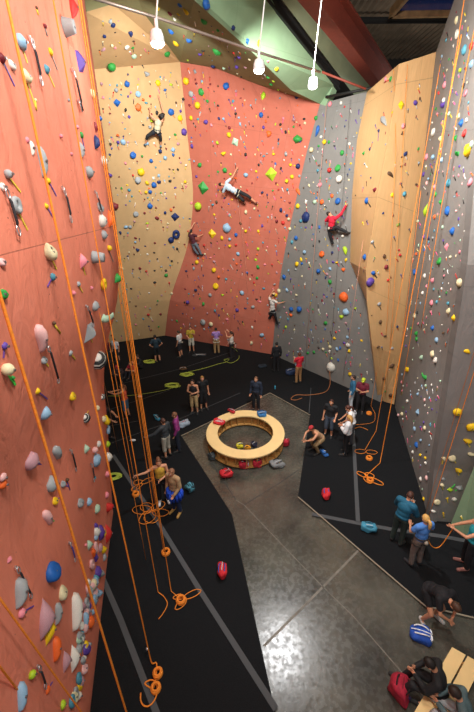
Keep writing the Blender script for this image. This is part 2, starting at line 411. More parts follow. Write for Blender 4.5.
# building shell behind the climbing walls
M_shell = mat('dark_building_cladding', (.03, .026, .022), .8)
bm = bmesh.new(); box(bm, 0, 27.5, 8.5, 27, .3, 17.2); tag(fin('wall_building_back', bm, M_shell), kind='structure')
bm = bmesh.new(); box(bm, 13.3, 11.5, 8.5, .3, 32, 17.2); tag(fin('wall_building_right', bm, M_shell), kind='structure')
bm = bmesh.new(); box(bm, -12.6, 11.5, 8.5, .3, 32, 17.2); tag(fin('wall_building_left', bm, M_shell), kind='structure')
# ------------------------------------------------------------------ climbing holds
bpy.context.view_layer.update()
TREES = []
for o in WALLS:
    me = o.data; TREES.append((o.name, BVHTree.FromPolygons([v.co.copy() for v in me.vertices], [list(p.vertices) for p in me.polygons])))
def hit(x, y, only=None):
    d = ray(x, y).normalized(); best = None
    for nm, t in TREES:
        if only and nm not in only: continue
        loc, nrm, idx, dist = t.ray_cast(CAMP, d, 100)
        if loc is not None and (best is None or dist < best[3]):
            if nrm.dot(d) > 0: nrm = -nrm
            best = (loc, nrm, nm, dist)
    return best
def noisy(bm, amp, sc, seed, flat=True):
    for v in bm.verts:
        nvec = mnoise.noise_vector(v.co*sc+V((seed*7.1, seed*3.3, seed)))
        v.co += nvec*amp
        if flat and v.co.z < 0: v.co.z = -.12
def hm(kind, seed, sub=2):
    """one hold: unit half-width, back at z=0, +Z out of the wall, +Y its long way"""
    bm = bmesh.new()
    if kind == 'rounded':
        sph(bm, (0, 0, 0), 1, sub); noisy(bm, .28, 1.3, seed)
    elif kind == 'ball':
        sph(bm, (0, 0, .55), .95, sub); noisy(bm, .05, 1, seed)
    elif kind == 'jug':
        sph(bm, (0, 0, .1), 1, sub)
        for v in bm.verts:
            if v.co.z > 0:
                k = max(0, 1-((v.co.x)**2+(v.co.y-.45)**2)/.35); v.co.z -= .75*k; v.co.z += .25*max(0, -v.co.y)
        noisy(bm, .15, 1.6, seed)
    elif kind == 'long':
        sph(bm, (0, 0, 0), 1, sub)
        for v in bm.verts:
            v.co.x = v.co.x*(.55+.35*v.co.y) + .25*(1-v.co.y**2); v.co.z *= .8
        noisy(bm, .1, 1.4, seed)
    elif kind == 'leaf':
        sph(bm, (0, 0, 0), 1, sub)
        for v in bm.verts:
            w = max(.06, 1-abs(v.co.y)**1.6); v.co.x = v.co.x*.75*w+.3*(1-v.co.y**2)-.15; v.co.z *= w
        noisy(bm, .05, 1.2, seed)
    elif kind == 'horn':
        tube(bm, [(0, -.5, 0), (0, -.35, .5), (0, 0, .95), (0, .5, 1.25), (0, 1.0, 1.3)], [.6, .55, .42, .28, .08], 10)
        sph(bm, (0, -.4, 0), .7, sub, (1, 1, .6)); noisy(bm, .06, 1.5, seed)
    elif kind == 'wedge':
        v0 = [bm.verts.new(p) for p in ((-1, -.8, 0), (1, -.9, 0), (.9, .9, 0), (-.7, 1, 0))]; t = bm.verts.new((.15, .1, .9)); t2 = bm.verts.new((-.1, -.2, .85))
        bm.faces.new(v0)
        bm.faces.new((v0[0], v0[1], t2)); bm.faces.new((v0[1], v0[2], t)); bm.faces.new((v0[2], v0[3], t)); bm.faces.new((v0[3], v0[0], t2)); bm.faces.new((v0[1], t, t2)); bm.faces.new((v0[3], t2, t))
        bmesh.ops.bevel(bm, geom=bm.edges[:], offset=.06, segments=1, affect='EDGES')
    elif kind == 'ring':
        pts = [(.6*math.cos(a), .75*math.sin(a), .35) for a in [2*math.pi*i/14 for i in range(14)]]
        tube(bm, pts, .36, 8, closed=True); noisy(bm, .1, 1.4, seed)
    elif kind == 'drum':
        tube(bm, [(0, 0, 0), (0, 0, .2), (0, .05, 1.3), (0, .05, 1.45), (0, .05, 1.4), (0, .05, .7)], [.85, .8, .62, .58, .36, .3], 14)
    elif kind == 'ribbed':
        for k in range(9):
            y = -.88+k*.22; r = math.sqrt(max(.1, 1-y*y)); sph(bm, (mnoise.noise(V((k, seed, 0)))*.15, y, .1), 1, sub, (r, .14, .75*r+.1+.08*(k % 2)), mi=k % 2)
    return bm
KINDS = ['rounded', 'ball', 'jug', 'long', 'leaf', 'horn', 'wedge', 'ring', 'drum', 'ribbed']
HM = {}
WORD = dict(rounded='rounded', ball='ball-shaped', jug='scooped', long='elongated', leaf='leaf-shaped', horn='horn-shaped', wedge='angular', ring='ring-shaped', drum='drum-shaped', ribbed='ribbed')
M_base = mat('hold_base', (.5, .5, .5), .6)
def hold_mesh(kind, var):
    k = (kind, var)
    if k not in HM:
        bm = hm(kind, var+1, 2); bmesh.ops.recalc_face_normals(bm, faces=bm.faces); me = bpy.data.meshes.new('climbing_hold'); bm.to_mesh(me); bm.free()
        for p in me.polygons: p.use_smooth = kind != 'wedge'
        me.materials.append(M_base)
        if kind == 'ribbed': me.materials.append(mat('hold_black', (.02, .02, .02), .6))
        HM[k] = me
    return HM[k]
HC = dict(blue='1f5fae', navy='1b2f63', teal='4f93a8', yellow='e9c21a', lime='a9cc2a', green='2f9440', red='c8322e', orange='e8672a', pink='e68a96', purple='5a3f96', white='dedcd2', grey='9aa0a2', black='1c1c1e', cream='d9d0a8', maroon='7a2630', mauve='b58a92', brown='5d4430')
HC['light blue'] = '8fb4cf'; HC['pale green'] = 'aecfb4'; HC['pale pink'] = 'e3b3b0'
def hmat(c): return mat('hold_'+c.replace(' ', '_'), HC[c], .55, var=.12, vscale=25, spec=.4)
TC = dict(yellow='e8d23e', purple='6c4aa0', green='3fd04a', pink='ff5f9a', grey='8e8e86', orange='ee7a2c', red='d33c34', black='161616', white='eeeeea')
def tmat(c): return mat('tape_'+c, TC[c], .5)

ITEMS = []
def h(x, y, s, col, kind='rounded', tape=None, to=None, elong=1.0, ang=None, out=.6):
    ITEMS.append(dict(x=x, y=y, s=s, col=col, kind=kind, tape=tape, to=to, elong=elong, ang=ang, out=out))
# left wall by eye: x, y, size px, colour, shape, tape colour, tape end
for a in [
 (20, 42, 12, 'light blue', 'rounded', 'yellow', (27, 63)), (25, 76, 11, 'cream', 'jug', 'yellow', (35, 107)), (44, 26, 4, 'maroon', 'ball', 'grey', (47, 36)),
 (50, 52, 6, 'yellow', 'rounded', 'grey', (57, 70)), (46, 69, 7, 'teal', 'rounded', 'yellow', (54, 87)), (64, 27, 13, 'grey', 'drum', None, None, 1.3), (71, 7, 13, 'red', 'leaf', None, None, 1.6),
 (79, 62, 13, 'purple', 'wedge', None, None, 1.3), (11, 65, 8, 'white', 'jug', None, None), (1, 58, 8, 'maroon', 'rounded', 'purple', (14, 86)), (92, 94, 7, 'cream', 'rounded', None, None),
 (27, 140, 5, 'pink', 'rounded', None, None), (40, 161, 15, 'grey', 'long', None, None, 1.8), (31, 148, 8, 'white', 'long', None, None, 1.5), (6, 174, 8, 'grey', 'ball', 'yellow', (20, 192)), (2, 187, 7, 'white', 'rounded', None, None),
 (14, 205, 14, 'grey', 'ring', 'yellow', (27, 230)), (48, 181, 5, 'yellow', 'rounded', 'purple', (56, 196)), (46, 206, 5, 'yellow', 'rounded', 'purple', (53, 218)), (60, 136, 4, 'pink', 'ball', None, None), (76, 127, 4, 'pink', 'ball', None, None),
 (71, 154, 4, 'pink', 'rounded', None, None), (80, 150, 10, 'grey', 'long', None, None, 1.3), (88, 172, 10, 'grey', 'rounded', None, None), (95, 142, 11, 'navy', 'leaf', None, None, 1.3), (95, 127, 7, 'maroon', 'leaf', None, None, 1.4),
 (103, 161, 8, 'white', 'rounded', None, None), (81, 135, 5, 'green', 'rounded', 'purple', (84, 148)), (99, 207, 8, 'grey', 'jug', None, None), (101, 221, 11, 'white', 'rounded', None, None), (103, 235, 8, 'grey', 'rounded', None, None),
 (109, 219, 11, 'orange', 'leaf', None, None, 1.5), (115, 206, 6, 'maroon', 'rounded', None, None), (47, 248, 9, 'cream', 'jug', None, None), (108, 248, 5, 'yellow', 'ball', 'grey', (113, 262)), (99, 118, 6, 'blue', 'leaf', None, None),
 (48, 252, 14, 'cream', 'jug', 'yellow', (56, 269)), (81, 261, 12, 'pink', 'leaf', 'yellow', (85, 275), 1.2), (93, 257, 13, 'grey', 'drum', None, None), (52, 277, 7, 'teal', 'rounded', 'purple', (47, 287)),
 (102, 284, 10, 'yellow', 'ring', None, None), (116, 278, 11, 'green', 'leaf', None, None), (78, 284, 5, 'grey', 'rounded', 'yellow', (82, 292)), (94, 306, 9, 'grey', 'rounded', None, None), (103, 316, 12, 'pale green', 'horn', None, None),
 (88, 333, 15, 'grey', 'wedge', 'yellow', (92, 342), 1.3), (1, 262, 8, 'pale pink', 'jug', None, None), (2, 294, 9, 'green', 'jug', None, None), (4, 346, 7, 'purple', 'rounded', 'purple', (3, 358)), (4, 369, 12, 'cream', 'ball', 'green', (14, 385)),
 (53, 323, 4, 'brown', 'ball', 'yellow', (60, 333)), (38, 339, 20, 'pale pink', 'long', 'purple', (47, 343), 1.4), (43, 360, 7, 'grey', 'jug', 'yellow', (48, 366)), (70, 353, 5, 'grey', 'rounded', 'yellow', (75, 359)),
 (97, 360, 17, 'white', 'ribbed', None, None), (104, 376, 8, 'lime', 'rounded', None, None), (73, 293, 6, 'pink', 'leaf', None, None), (91, 288, 5, 'pink', 'leaf', None, None),
 (37, 391, 6, 'yellow', 'rounded', 'purple', (47, 399)), (71, 396, 8, 'yellow', 'jug', 'yellow', (76, 399)), (44, 413, 12, 'light blue', 'rounded', 'green', (50, 415)), (85, 418, 9, 'white', 'ribbed', 'yellow', (88, 411)),
 (12, 378, 6, 'green', 'leaf', 'green', (15, 385)), (29, 461, 16, 'mauve', 'rounded', 'purple', (43, 465)), (55, 454, 14, 'grey', 'long', None, None, 1.3), (50, 484, 14, 'grey', 'rounded', 'purple', (57, 484)), (62, 484, 6, 'grey', 'jug', 'purple', (69, 487)),
 (54, 501, 7, 'yellow', 'jug', 'purple', (59, 498)), (2, 477, 8, 'pale pink', 'rounded', 'green', (6, 482)), (2, 484, 9, 'orange', 'rounded', None, None), (46, 519, 13, 'pale pink', 'long', 'green', (54, 521), 1.6), (85, 449, 9, 'pale green', 'leaf', None, None),
 (95, 460, 11, 'light blue', 'rounded', None, None), (93, 450, 6, 'pale pink', 'ball', None, None), (79, 503, 8, 'grey', 'jug', None, None), (88, 502, 7, 'light blue', 'rounded', None, None), (96, 509, 8, 'pale green', 'rounded', None, None),
 (98, 444, 6, 'white', 'rounded', None, None), (105, 420, 9, 'yellow', 'jug', None, None), (102, 397, 6, 'white', 'ribbed', None, None), (97, 408, 5, 'cream', 'rounded', None, None), (107, 430, 7, 'light blue', 'ring', None, None), (107, 444, 6, 'lime', 'rounded', None, None),
 (107, 457, 9, 'white', 'rounded', None, None), (106, 475, 8, 'pink', 'leaf', None, None), (106, 495, 6, 'pink', 'rounded', None, None), (107, 508, 12, 'red', 'leaf', None, None), (103, 419, 6, 'cream', 'rounded', None, None),
 (50, 572, 16, 'blue', 'jug', 'green', (55, 563)), (9, 560, 6, 'pink', 'wedge', None, None), (17, 593, 18, 'grey', 'long', None, None, 1.6, 25), (21, 613, 8, 'pink', 'rounded', 'purple', (33, 606)), (61, 593, 9, 'cream', 'jug', None, None, 1.5), (56, 614, 11, 'grey', 'long', None, None, 1.8),
 (42, 620, 19, 'mauve', 'leaf', None, None, 2.0, 12), (47, 631, 13, 'yellow', 'leaf', None, None, 2.0, 20), (73, 613, 17, 'white', 'long', None, None, 2.0, 8), (54, 650, 13, 'orange', 'long', None, None, 1.7, 18), (64, 662, 11, 'mauve', 'leaf', None, None, 1.8),
 (72, 659, 12, 'white', 'leaf', None, None, 2.1, 5), (30, 675, 7, 'lime', 'ball', None, None), (19, 698, 14, 'light blue', 'long', None, None, 1.8, -20), (47, 690, 6, 'orange', 'rounded', 'purple', (52, 682)), (88, 545, 8, 'pale green', 'leaf', None, None, 1.3), (84, 620, 9, 'light blue', 'long', None, None, 1.6),
 (92, 585, 9, 'cream', 'rounded', None, None), (62, 705, 7, 'lime', 'rounded', None, None), (95, 537, 6, 'light blue', 'rounded', None, None), (106, 534, 11, 'red', 'leaf', None, None, 1.8), (101, 531, 7, 'pink', 'rounded', None, None),
 (66, 480, 4, 'brown', 'ball', 'purple', (70, 490)), (36, 8, 3, 'brown', 'ball', 'yellow', (38, 15)), (35, 100, 3, 'cream', 'ball', 'yellow', (36, 110)),
 (85, 545, 3, 'pink', 'ball', None, None), (94, 478, 4, 'teal', 'rounded', None, None), (110, 175, 4, 'purple', 'rounded', None, None), (68, 100, 3, 'grey', 'ball', None, None)]:
    h(*a)
rc = random.Random(5)
for k in range(62):   # the crowded low holds near the foot of the left wall
    y = rc.uniform(528, 705)
    xe = 107-(max(0, y-555)*.19)
    x = xe-rc.uniform(1, 15)*(1 if y < 640 else .8)
    h(x, y, rc.uniform(5, 9.5), rc.choice(['white', 'light blue', 'pale pink', 'cream', 'grey', 'teal', 'pale green', 'white', 'mauve', 'yellow', 'purple', 'grey', 'orange']), rc.choice(['rounded', 'jug', 'leaf', 'long', 'rounded', 'ring']), elong=rc.uniform(1, 1.5))
for it in ITEMS: it['s'] *= 1.15 if it['y'] < 540 else 1.2; it['out'] = .75
for it in ITEMS:
    if it['y'] > 560 and it['elong'] >= 1.5: it['ang'] = 42; it['elong'] *= .78; it['s'] *= 1.12
NL_ = len(ITEMS)
for a in [  # other walls
 # tan
 (111, 65, 10, 'green', 'ball'), (130, 34, 8, 'navy', 'long'), (110, 21, 7, 'grey', 'leaf'), (113, 25, 6, 'navy', 'rounded'), (127, 47, 6, 'white', 'jug'), (134, 56, 6, 'pale green', 'rounded'), (167, 54, 7, 'green', 'rounded'), (103, 49, 6, 'mauve', 'long'), (104, 36, 6, 'navy', 'leaf'),
 (146, 74, 9, 'grey', 'long', None, None, .5), (127, 84, 6, 'blue', 'rounded'), (138, 94, 6, 'light blue', 'jug'), (117, 103, 7, 'blue', 'wedge'), (116, 90, 5, 'grey', 'rounded'), (138, 107, 7, 'orange', 'jug', 'orange', (142, 113)), (158, 83, 6, 'yellow', 'rounded', 'orange', (160, 90)), (171, 112, 7, 'blue', 'rounded', 'orange', (175, 118)),
 (180, 118, 6, 'yellow', 'jug', 'orange', (182, 124)), (184, 132, 7, 'purple', 'rounded'), (133, 155, 7, 'blue', 'jug'), (123, 142, 6, 'light blue', 'rounded'), (118, 142, 4, 'purple', 'ball'), (142, 156, 3, 'green', 'ball'), (141, 172, 8, 'yellow', 'rounded'), (138, 180, 7, 'grey', 'jug'), (147, 183, 5, 'yellow', 'rounded'), (151, 161, 5, 'blue', 'rounded'),
 (154, 185, 6, 'blue', 'rounded'), (159, 182, 5, 'navy', 'rounded'), (150, 192, 5, 'blue', 'rounded'), (146, 192, 4, 'yellow', 'ball'), (160, 151, 5, 'navy', 'ball'), (173, 155, 5, 'blue', 'leaf'), (173, 150, 5, 'light blue', 'wedge'), (165, 158, 5, 'light blue', 'rounded'), (150, 206, 6, 'blue', 'rounded'), (136, 214, 6, 'grey', 'jug'),
 (175, 217, 8, 'navy', 'wedge'), (157, 218, 5, 'maroon', 'rounded'), (130, 227, 5, 'grey', 'rounded'), (126, 227, 5, 'light blue', 'rounded'), (176, 234, 9, 'navy', 'ring'), (171, 240, 7, 'navy', 'rounded'), (147, 229, 5, 'cream', 'long', None, None, .5), (135, 238, 5, 'maroon', 'long', None, None, .5), (137, 250, 6, 'navy', 'long', None, None, .6),
 (166, 275, 6, 'green', 'leaf'), (120, 233, 5, 'navy', 'long'), (116, 207, 5, 'maroon', 'rounded'), (171, 210, 4, 'orange', 'rounded'), (150, 96, 3, 'red', 'ball'), (150, 127, 4, 'grey', 'rounded'), (170, 181, 4, 'black', 'rounded'), (169, 169, 4, 'brown', 'long', None, None, .5),
 # red
 (186, 81, 7, 'yellow', 'rounded'), (201, 92, 7, 'green', 'rounded', 'orange', (205, 98)), (198, 105, 7, 'yellow', 'ball', 'orange', (201, 109)), (226, 86, 7, 'blue', 'rounded', 'red', (229, 90)), (191, 94, 6, 'grey', 'rounded', 'pink', (196, 99)), (191, 118, 5, 'yellow', 'jug'), (263, 96, 8, 'lime', 'leaf', None, None, 1.4), (261, 115, 6, 'blue', 'rounded'),
 (206, 122, 6, 'purple', 'rounded'), (229, 135, 6, 'yellow', 'rounded'), (235, 142, 8, 'pale green', 'wedge'), (223, 154, 9, 'yellow', 'long', None, None, .42), (200, 165, 6, 'green', 'rounded'), (192, 146, 5, 'purple', 'rounded'), (225, 170, 6, 'green', 'jug'), (246, 175, 6, 'light blue', 'rounded'), (268, 134, 9, 'orange', 'long', None, None, .7), (297, 139, 14, 'green', 'leaf', None, None, .6), (300, 140, 5, 'blue', 'ball'),
 (203, 188, 12, 'green', 'wedge'), (199, 206, 9, 'lime', 'ball'), (271, 174, 12, 'lime', 'wedge'), (227, 228, 10, 'light blue', 'rounded'), (212, 234, 9, 'yellow', 'wedge'), (273, 154, 6, 'yellow', 'long', None, None, .5), (286, 154, 5, 'grey', 'rounded'), (290, 165, 6, 'yellow', 'long', None, None, .6), (298, 166, 6, 'navy', 'rounded'), (292, 177, 5, 'yellow', 'rounded'),
 (287, 181, 5, 'yellow', 'ball'), (298, 192, 7, 'orange', 'long', None, None, 1.3, -40), (236, 235, 5, 'blue', 'rounded'), (222, 238, 5, 'yellow', 'rounded'), (230, 239, 4, 'light blue', 'ball'), (238, 254, 5, 'light blue', 'rounded'), (230, 246, 4, 'yellow', 'ball'), (246, 231, 4, 'yellow', 'ball'), (258, 249, 4, 'lime', 'rounded'), (197, 262, 5, 'yellow', 'jug'), (214, 270, 6, 'yellow', 'jug'), (219, 277, 4, 'orange', 'ball'),
 (216, 286, 7, 'yellow', 'jug'), (222, 295, 6, 'lime', 'long', None, None, .4), (188, 302, 5, 'purple', 'ball'), (203, 304, 6, 'green', 'long'), (242, 293, 6, 'light blue', 'rounded'), (258, 267, 5, 'green', 'rounded'), (257, 278, 4, 'green', 'rounded'), (210, 295, 5, 'grey', 'rounded'), (196, 290, 4, 'navy', 'ball'), (253, 307, 5, 'grey', 'rounded'), (237, 310, 5, 'purple', 'rounded'),
 (262, 335, 6, 'light blue', 'rounded'), (251, 343, 6, 'cream', 'long'), (203, 322, 7, 'grey', 'jug'), (211, 324, 6, 'cream', 'jug'), (281, 210, 5, 'navy', 'rounded'), (277, 221, 4, 'maroon', 'ball'), (283, 223, 5, 'red', 'rounded'), (246, 212, 5, 'cream', 'rounded'), (262, 226, 5, 'purple', 'leaf'),
 # grey back
 (317, 131, 8, 'blue', 'long', None, None, 1.4), (325, 142, 6, 'yellow', 'ball'), (312, 150, 6, 'cream', 'ball'), (321, 137, 4, 'white', 'rounded'), (329, 142, 4, 'green', 'rounded'), (342, 153, 6, 'green', 'rounded'), (338, 168, 7, 'green', 'jug'), (340, 179, 8, 'white', 'ball'), (330, 170, 6, 'red', 'ball'), (338, 201, 7, 'blue', 'jug'), (322, 202, 6, 'orange', 'jug'), (315, 202, 6, 'pale green', 'ring'),
 (298, 206, 6, 'yellow', 'jug'), (306, 217, 11, 'navy', 'rounded'), (301, 221, 5, 'teal', 'rounded'), (320, 185, 6, 'pink', 'rounded'), (309, 186, 5, 'cream', 'long'), (290, 229, 5, 'cream', 'rounded'), (296, 238, 6, 'blue', 'rounded'), (332, 196, 5, 'orange', 'rounded'), (289, 219, 4, 'cream', 'ball'),
 (292, 309, 6, 'blue', 'ball'), (300, 309, 7, 'blue', 'ball'), (291, 315, 5, 'orange', 'rounded'), (344, 297, 11, 'orange', 'rounded'), (346, 312, 8, 'light blue', 'rounded'), (341, 317, 8, 'lime', 'long', None, None, .5), (345, 251, 8, 'lime', 'long', None, None, 1.3, -25), (319, 271, 6, 'blue', 'ball'), (343, 270, 7, 'orange', 'long', None, None, .6), (322, 254, 7, 'orange', 'jug'), (297, 264, 6, 'yellow', 'jug'), (301, 260, 6, 'yellow', 'long'),
 (284, 277, 7, 'blue', 'leaf'), (305, 252, 5, 'light blue', 'ball'), (330, 269, 6, 'light blue', 'leaf'), (330, 282, 6, 'green', 'rounded'), (296, 295, 6, 'cream', 'long', None, None, .5), (279, 291, 6, 'cream', 'rounded'), (275, 295, 6, 'yellow', 'rounded'), (287, 290, 5, 'light blue', 'rounded'), (292, 242, 5, 'teal', 'rounded'), (326, 323, 5, 'green', 'jug'), (334, 338, 6, 'yellow', 'long', None, None, .6), (347, 337, 6, 'light blue', 'long', None, None, .6),
 (348, 345, 6, 'white', 'rounded'), (330, 347, 5, 'cream', 'rounded'), (337, 349, 5, 'light blue', 'rounded'), (331, 367, 11, 'white', 'rounded'), (349, 351, 6, 'yellow', 'leaf'), (343, 236, 4, 'white', 'ball'), (338, 360, 5, 'blue', 'leaf'), (340, 348, 5, 'blue', 'leaf'), (350, 374, 5, 'yellow', 'rounded'), (323, 349, 4, 'cream', 'jug'), (314, 352, 4, 'green', 'rounded'), (318, 186, 3, 'white', 'ball'), (297, 365, 5, 'light blue', 'rounded'), (308, 353, 4, 'green', 'rounded'),
 (316, 118, 5, 'green', 'rounded'), (330, 104, 6, 'pink', 'ring'), (341, 103, 4, 'white', 'rounded'),
 # plywood tower
 (386, 79, 6, 'pink', 'rounded'), (391, 79, 6, 'green', 'rounded', 'red', (384, 83)), (401, 105, 8, 'yellow', 'wedge'), (415, 103, 6, 'purple', 'rounded', 'white', (417, 109)), (384, 122, 11, 'grey', 'long', None, None, 2.2, -62), (403, 126, 6, 'pink', 'rounded', None, None), (402, 133, 5, 'brown', 'long', None, None, 1.3, 45), (405, 154, 6, 'navy', 'rounded', 'white', (407, 160)),
 (390, 175, 7, 'brown', 'long', None, None, 1.5, -60), (375, 190, 9, 'maroon', 'long', None, None, .5), (367, 201, 7, 'blue', 'rounded', 'black', (371, 207)), (404, 194, 6, 'teal', 'rounded', 'grey', (405, 199)), (392, 195, 5, 'yellow', 'rounded'), (398, 225, 5, 'green', 'rounded'), (365, 257, 7, 'blue', 'rounded', 'black', (370, 261)), (370, 282, 10, 'purple', 'rounded'), (373, 273, 6, 'blue', 'rounded', 'black', (377, 278)),
 (379, 131, 6, 'navy', 'leaf', 'purple', (378, 141)), (364, 153, 6, 'green', 'leaf'), (370, 149, 5, 'navy', 'leaf'), (384, 256, 5, 'brown', 'jug'), (386, 267, 6, 'maroon', 'jug'), (379, 304, 5, 'grey', 'rounded', 'grey', (381, 310)), (380, 322, 5, 'brown', 'rounded'), (385, 336, 4, 'brown', 'rounded'), (392, 366, 6, 'brown', 'wedge'), (399, 367, 5, 'brown', 'rounded'), (384, 378, 4, 'brown', 'ball'), (391, 395, 5, 'brown', 'jug'),
 (371, 178, 4, 'navy', 'leaf'), (383, 213, 4, 'navy', 'leaf'), (400, 255, 4, 'red', 'rounded'), (399, 250, 3, 'red', 'rounded'), (392, 348, 5, 'grey', 'leaf'), (378, 347, 4, 'brown', 'rounded'), (388, 280, 4, 'red', 'rounded'), (372, 242, 5, 'grey', 'rounded', 'grey', (375, 248)),
 # right grey wall
 (457, 20, 7, 'cream', 'rounded'), (458, 34, 9, 'white', 'ring'), (465, 50, 10, 'teal', 'rounded'), (472, 46, 8, 'red', 'rounded'), (443, 30, 6, 'cream', 'rounded'), (440, 35, 5, 'pale pink', 'rounded'), (461, 70, 5, 'lime', 'ball'), (472, 64, 8, 'light blue', 'rounded'), (451, 8, 6, 'white', 'rounded'), (445, 85, 7, 'pink', 'rounded'), (439, 93, 6, 'red', 'leaf'), (464, 86, 6, 'black', 'rounded'), (466, 93, 7, 'pink', 'jug'),
 (444, 103, 9, 'purple', 'jug'), (445, 100, 6, 'white', 'ball'), (459, 116, 8, 'cream', 'leaf'), (462, 123, 10, 'blue', 'leaf'), (467, 120, 6, 'white', 'rounded'), (465, 133, 8, 'red', 'jug'), (456, 138, 8, 'green', 'leaf'), (434, 132, 8, 'white', 'jug'), (441, 139, 8, 'cream', 'leaf'), (469, 150, 14, 'yellow', 'jug'), (459, 153, 8, 'green', 'horn'), (472, 144, 7, 'pale green', 'rounded'),
 (427, 157, 7, 'pink', 'rounded'), (434, 157, 6, 'light blue', 'ball'), (442, 160, 7, 'light blue', 'leaf'), (449, 183, 9, 'teal', 'rounded'), (424, 174, 6, 'purple', 'jug'), (435, 187, 7, 'pink', 'leaf'), (436, 194, 6, 'green', 'jug'), (426, 211, 9, 'lime', 'leaf', None, None, 1.9), (448, 211, 10, 'blue', 'rounded'), (471, 182, 9, 'pink', 'jug'), (441, 202, 7, 'green', 'leaf'), (427, 183, 5, 'pale pink', 'rounded'), (435, 217, 6, 'orange', 'rounded'),
 (453, 231, 9, 'blue', 'rounded'), (424, 237, 7, 'purple', 'leaf'), (429, 238, 6, 'navy', 'leaf'), (447, 247, 8, 'pink', 'wedge'), (440, 261, 8, 'green', 'jug'), (425, 250, 6, 'blue', 'leaf'), (433, 280, 8, 'pink', 'leaf'), (460, 283, 10, 'cream', 'rounded'), (425, 276, 6, 'white', 'rounded'), (423, 293, 6, 'white', 'rounded'), (460, 252, 5, 'pink', 'rounded'), (415, 272, 7, 'blue', 'ring'), (417, 254, 4, 'orange', 'ball'), (451, 257, 4, 'cream', 'ball'), (443, 227, 5, 'pale green', 'rounded'),
 (432, 303, 7, 'pink', 'rounded'), (437, 302, 5, 'teal', 'rounded'), (449, 311, 7, 'cream', 'jug'), (454, 318, 9, 'yellow', 'leaf'), (433, 328, 8, 'blue', 'leaf'), (417, 333, 8, 'green', 'leaf'), (417, 339, 6, 'green', 'rounded'), (437, 340, 7, 'light blue', 'rounded'), (422, 357, 8, 'pale green', 'leaf'), (433, 354, 8, 'cream', 'rounded'), (436, 360, 7, 'white', 'jug'), (408, 369, 9, 'yellow', 'leaf'), (426, 376, 8, 'green', 'horn'), (444, 333, 4, 'brown', 'ball'), (467, 352, 8, 'yellow', 'long'), (415, 316, 6, 'cream', 'rounded'),
 (457, 411, 10, 'yellow', 'ball'), (471, 427, 11, 'yellow', 'rounded'), (466, 441, 13, 'yellow', 'long', 'yellow', (470, 447), .45), (471, 454, 7, 'cream', 'rounded', None, None, .6), (457, 470, 11, 'yellow', 'long', 'yellow', (459, 476), .5), (452, 458, 8, 'cream', 'jug', 'cream' and 'yellow', (456, 463)), (443, 459, 7, 'cream', 'long', 'yellow', (442, 464)), (450, 490, 6, 'lime', 'wedge', 'green', (455, 484)), (459, 488, 8, 'grey', 'wedge', 'green', (455, 491)),
 (442, 485, 6, 'cream', 'rounded', 'yellow', (443, 490)), (443, 479, 5, 'grey', 'rounded'), (437, 502, 7, 'cream', 'jug', 'yellow', (440, 507)), (447, 498, 4, 'yellow', 'long', 'yellow', (448, 503)), (454, 499, 6, 'white', 'rounded'), (433, 511, 6, 'white', 'rounded', None, None, .6), (443, 513, 4, 'yellow', 'leaf', 'yellow', (444, 518)), (424, 499, 5, 'yellow', 'rounded'), (423, 505, 4, 'white', 'ball'),
 (418, 412, 8, 'light blue', 'wedge'), (415, 429, 6, 'light blue', 'rounded'), (417, 445, 7, 'blue', 'rounded'), (425, 400, 5, 'pale pink', 'rounded'), (418, 394, 6, 'light blue', 'leaf'), (425, 428, 6, 'cream', 'rounded'), (421, 440, 6, 'light blue', 'leaf'), (413, 452, 5, 'white', 'rounded'), (426, 458, 4, 'yellow', 'ball'), (421, 455, 4, 'yellow', 'ball'), (421, 479, 6, 'white', 'rounded'), (427, 478, 6, 'pale pink', 'rounded'), (408, 401, 4, 'white', 'ball'), (426, 463, 5, 'white', 'rounded'), (399, 415, 4, 'pale pink', 'ball'), (403, 414, 5, 'cream', 'ball'),
 (461, 516, 4, 'cream', 'long', 'yellow', (463, 521)),
 # olive roof and green headwall
 (186, 11, 7, 'yellow', 'jug'), (158, 8, 7, 'yellow', 'leaf'), (204, 21, 8, 'green', 'rounded'), (206, 4, 10, 'blue', 'rounded'), (171, 31, 7, 'blue', 'rounded'), (189, 40, 7, 'blue', 'rounded'), (176, 43, 7, 'yellow', 'rounded'), (180, 5, 6, 'blue', 'rounded'), (170, 13, 6, 'maroon', 'jug'), (217, 51, 10, 'green', 'rounded'), (213, 66, 6, 'navy', 'rounded'), (203, 33, 6, 'navy', 'rounded'), (239, 57, 5, 'purple', 'rounded'), (237, 66, 5, 'purple', 'ball'), (224, 68, 5, 'pale green', 'rounded'), (175, 19, 5, 'white', 'rounded'),
 (230, 17, 6, 'yellow', 'rounded'), (218, 30, 5, 'green', 'rounded'), (233, 28, 6, 'navy', 'rounded'), (247, 41, 7, 'blue', 'leaf'), (258, 43, 7, 'yellow', 'rounded'), (276, 68, 6, 'yellow', 'ball'), (282, 66, 6, 'green', 'leaf'), (268, 60, 5, 'pink', 'rounded'), (268, 77, 5, 'green', 'rounded'), (271, 84, 5, 'green', 'rounded'), (297, 97, 5, 'navy', 'rounded'), (200, 54, 5, 'purple', 'rounded')]:
    h(*a)
NHAND = len(ITEMS)
for it in ITEMS[NL_:]: it['s'] *= .9
PALB = ['blue', 'navy', 'teal', 'yellow', 'lime', 'green', 'red', 'orange', 'pink', 'purple', 'white', 'grey', 'black', 'cream', 'maroon', 'brown', 'mauve', 'light blue', 'grey', 'black', 'brown', 'teal', 'maroon', 'navy', 'mauve', 'cream']
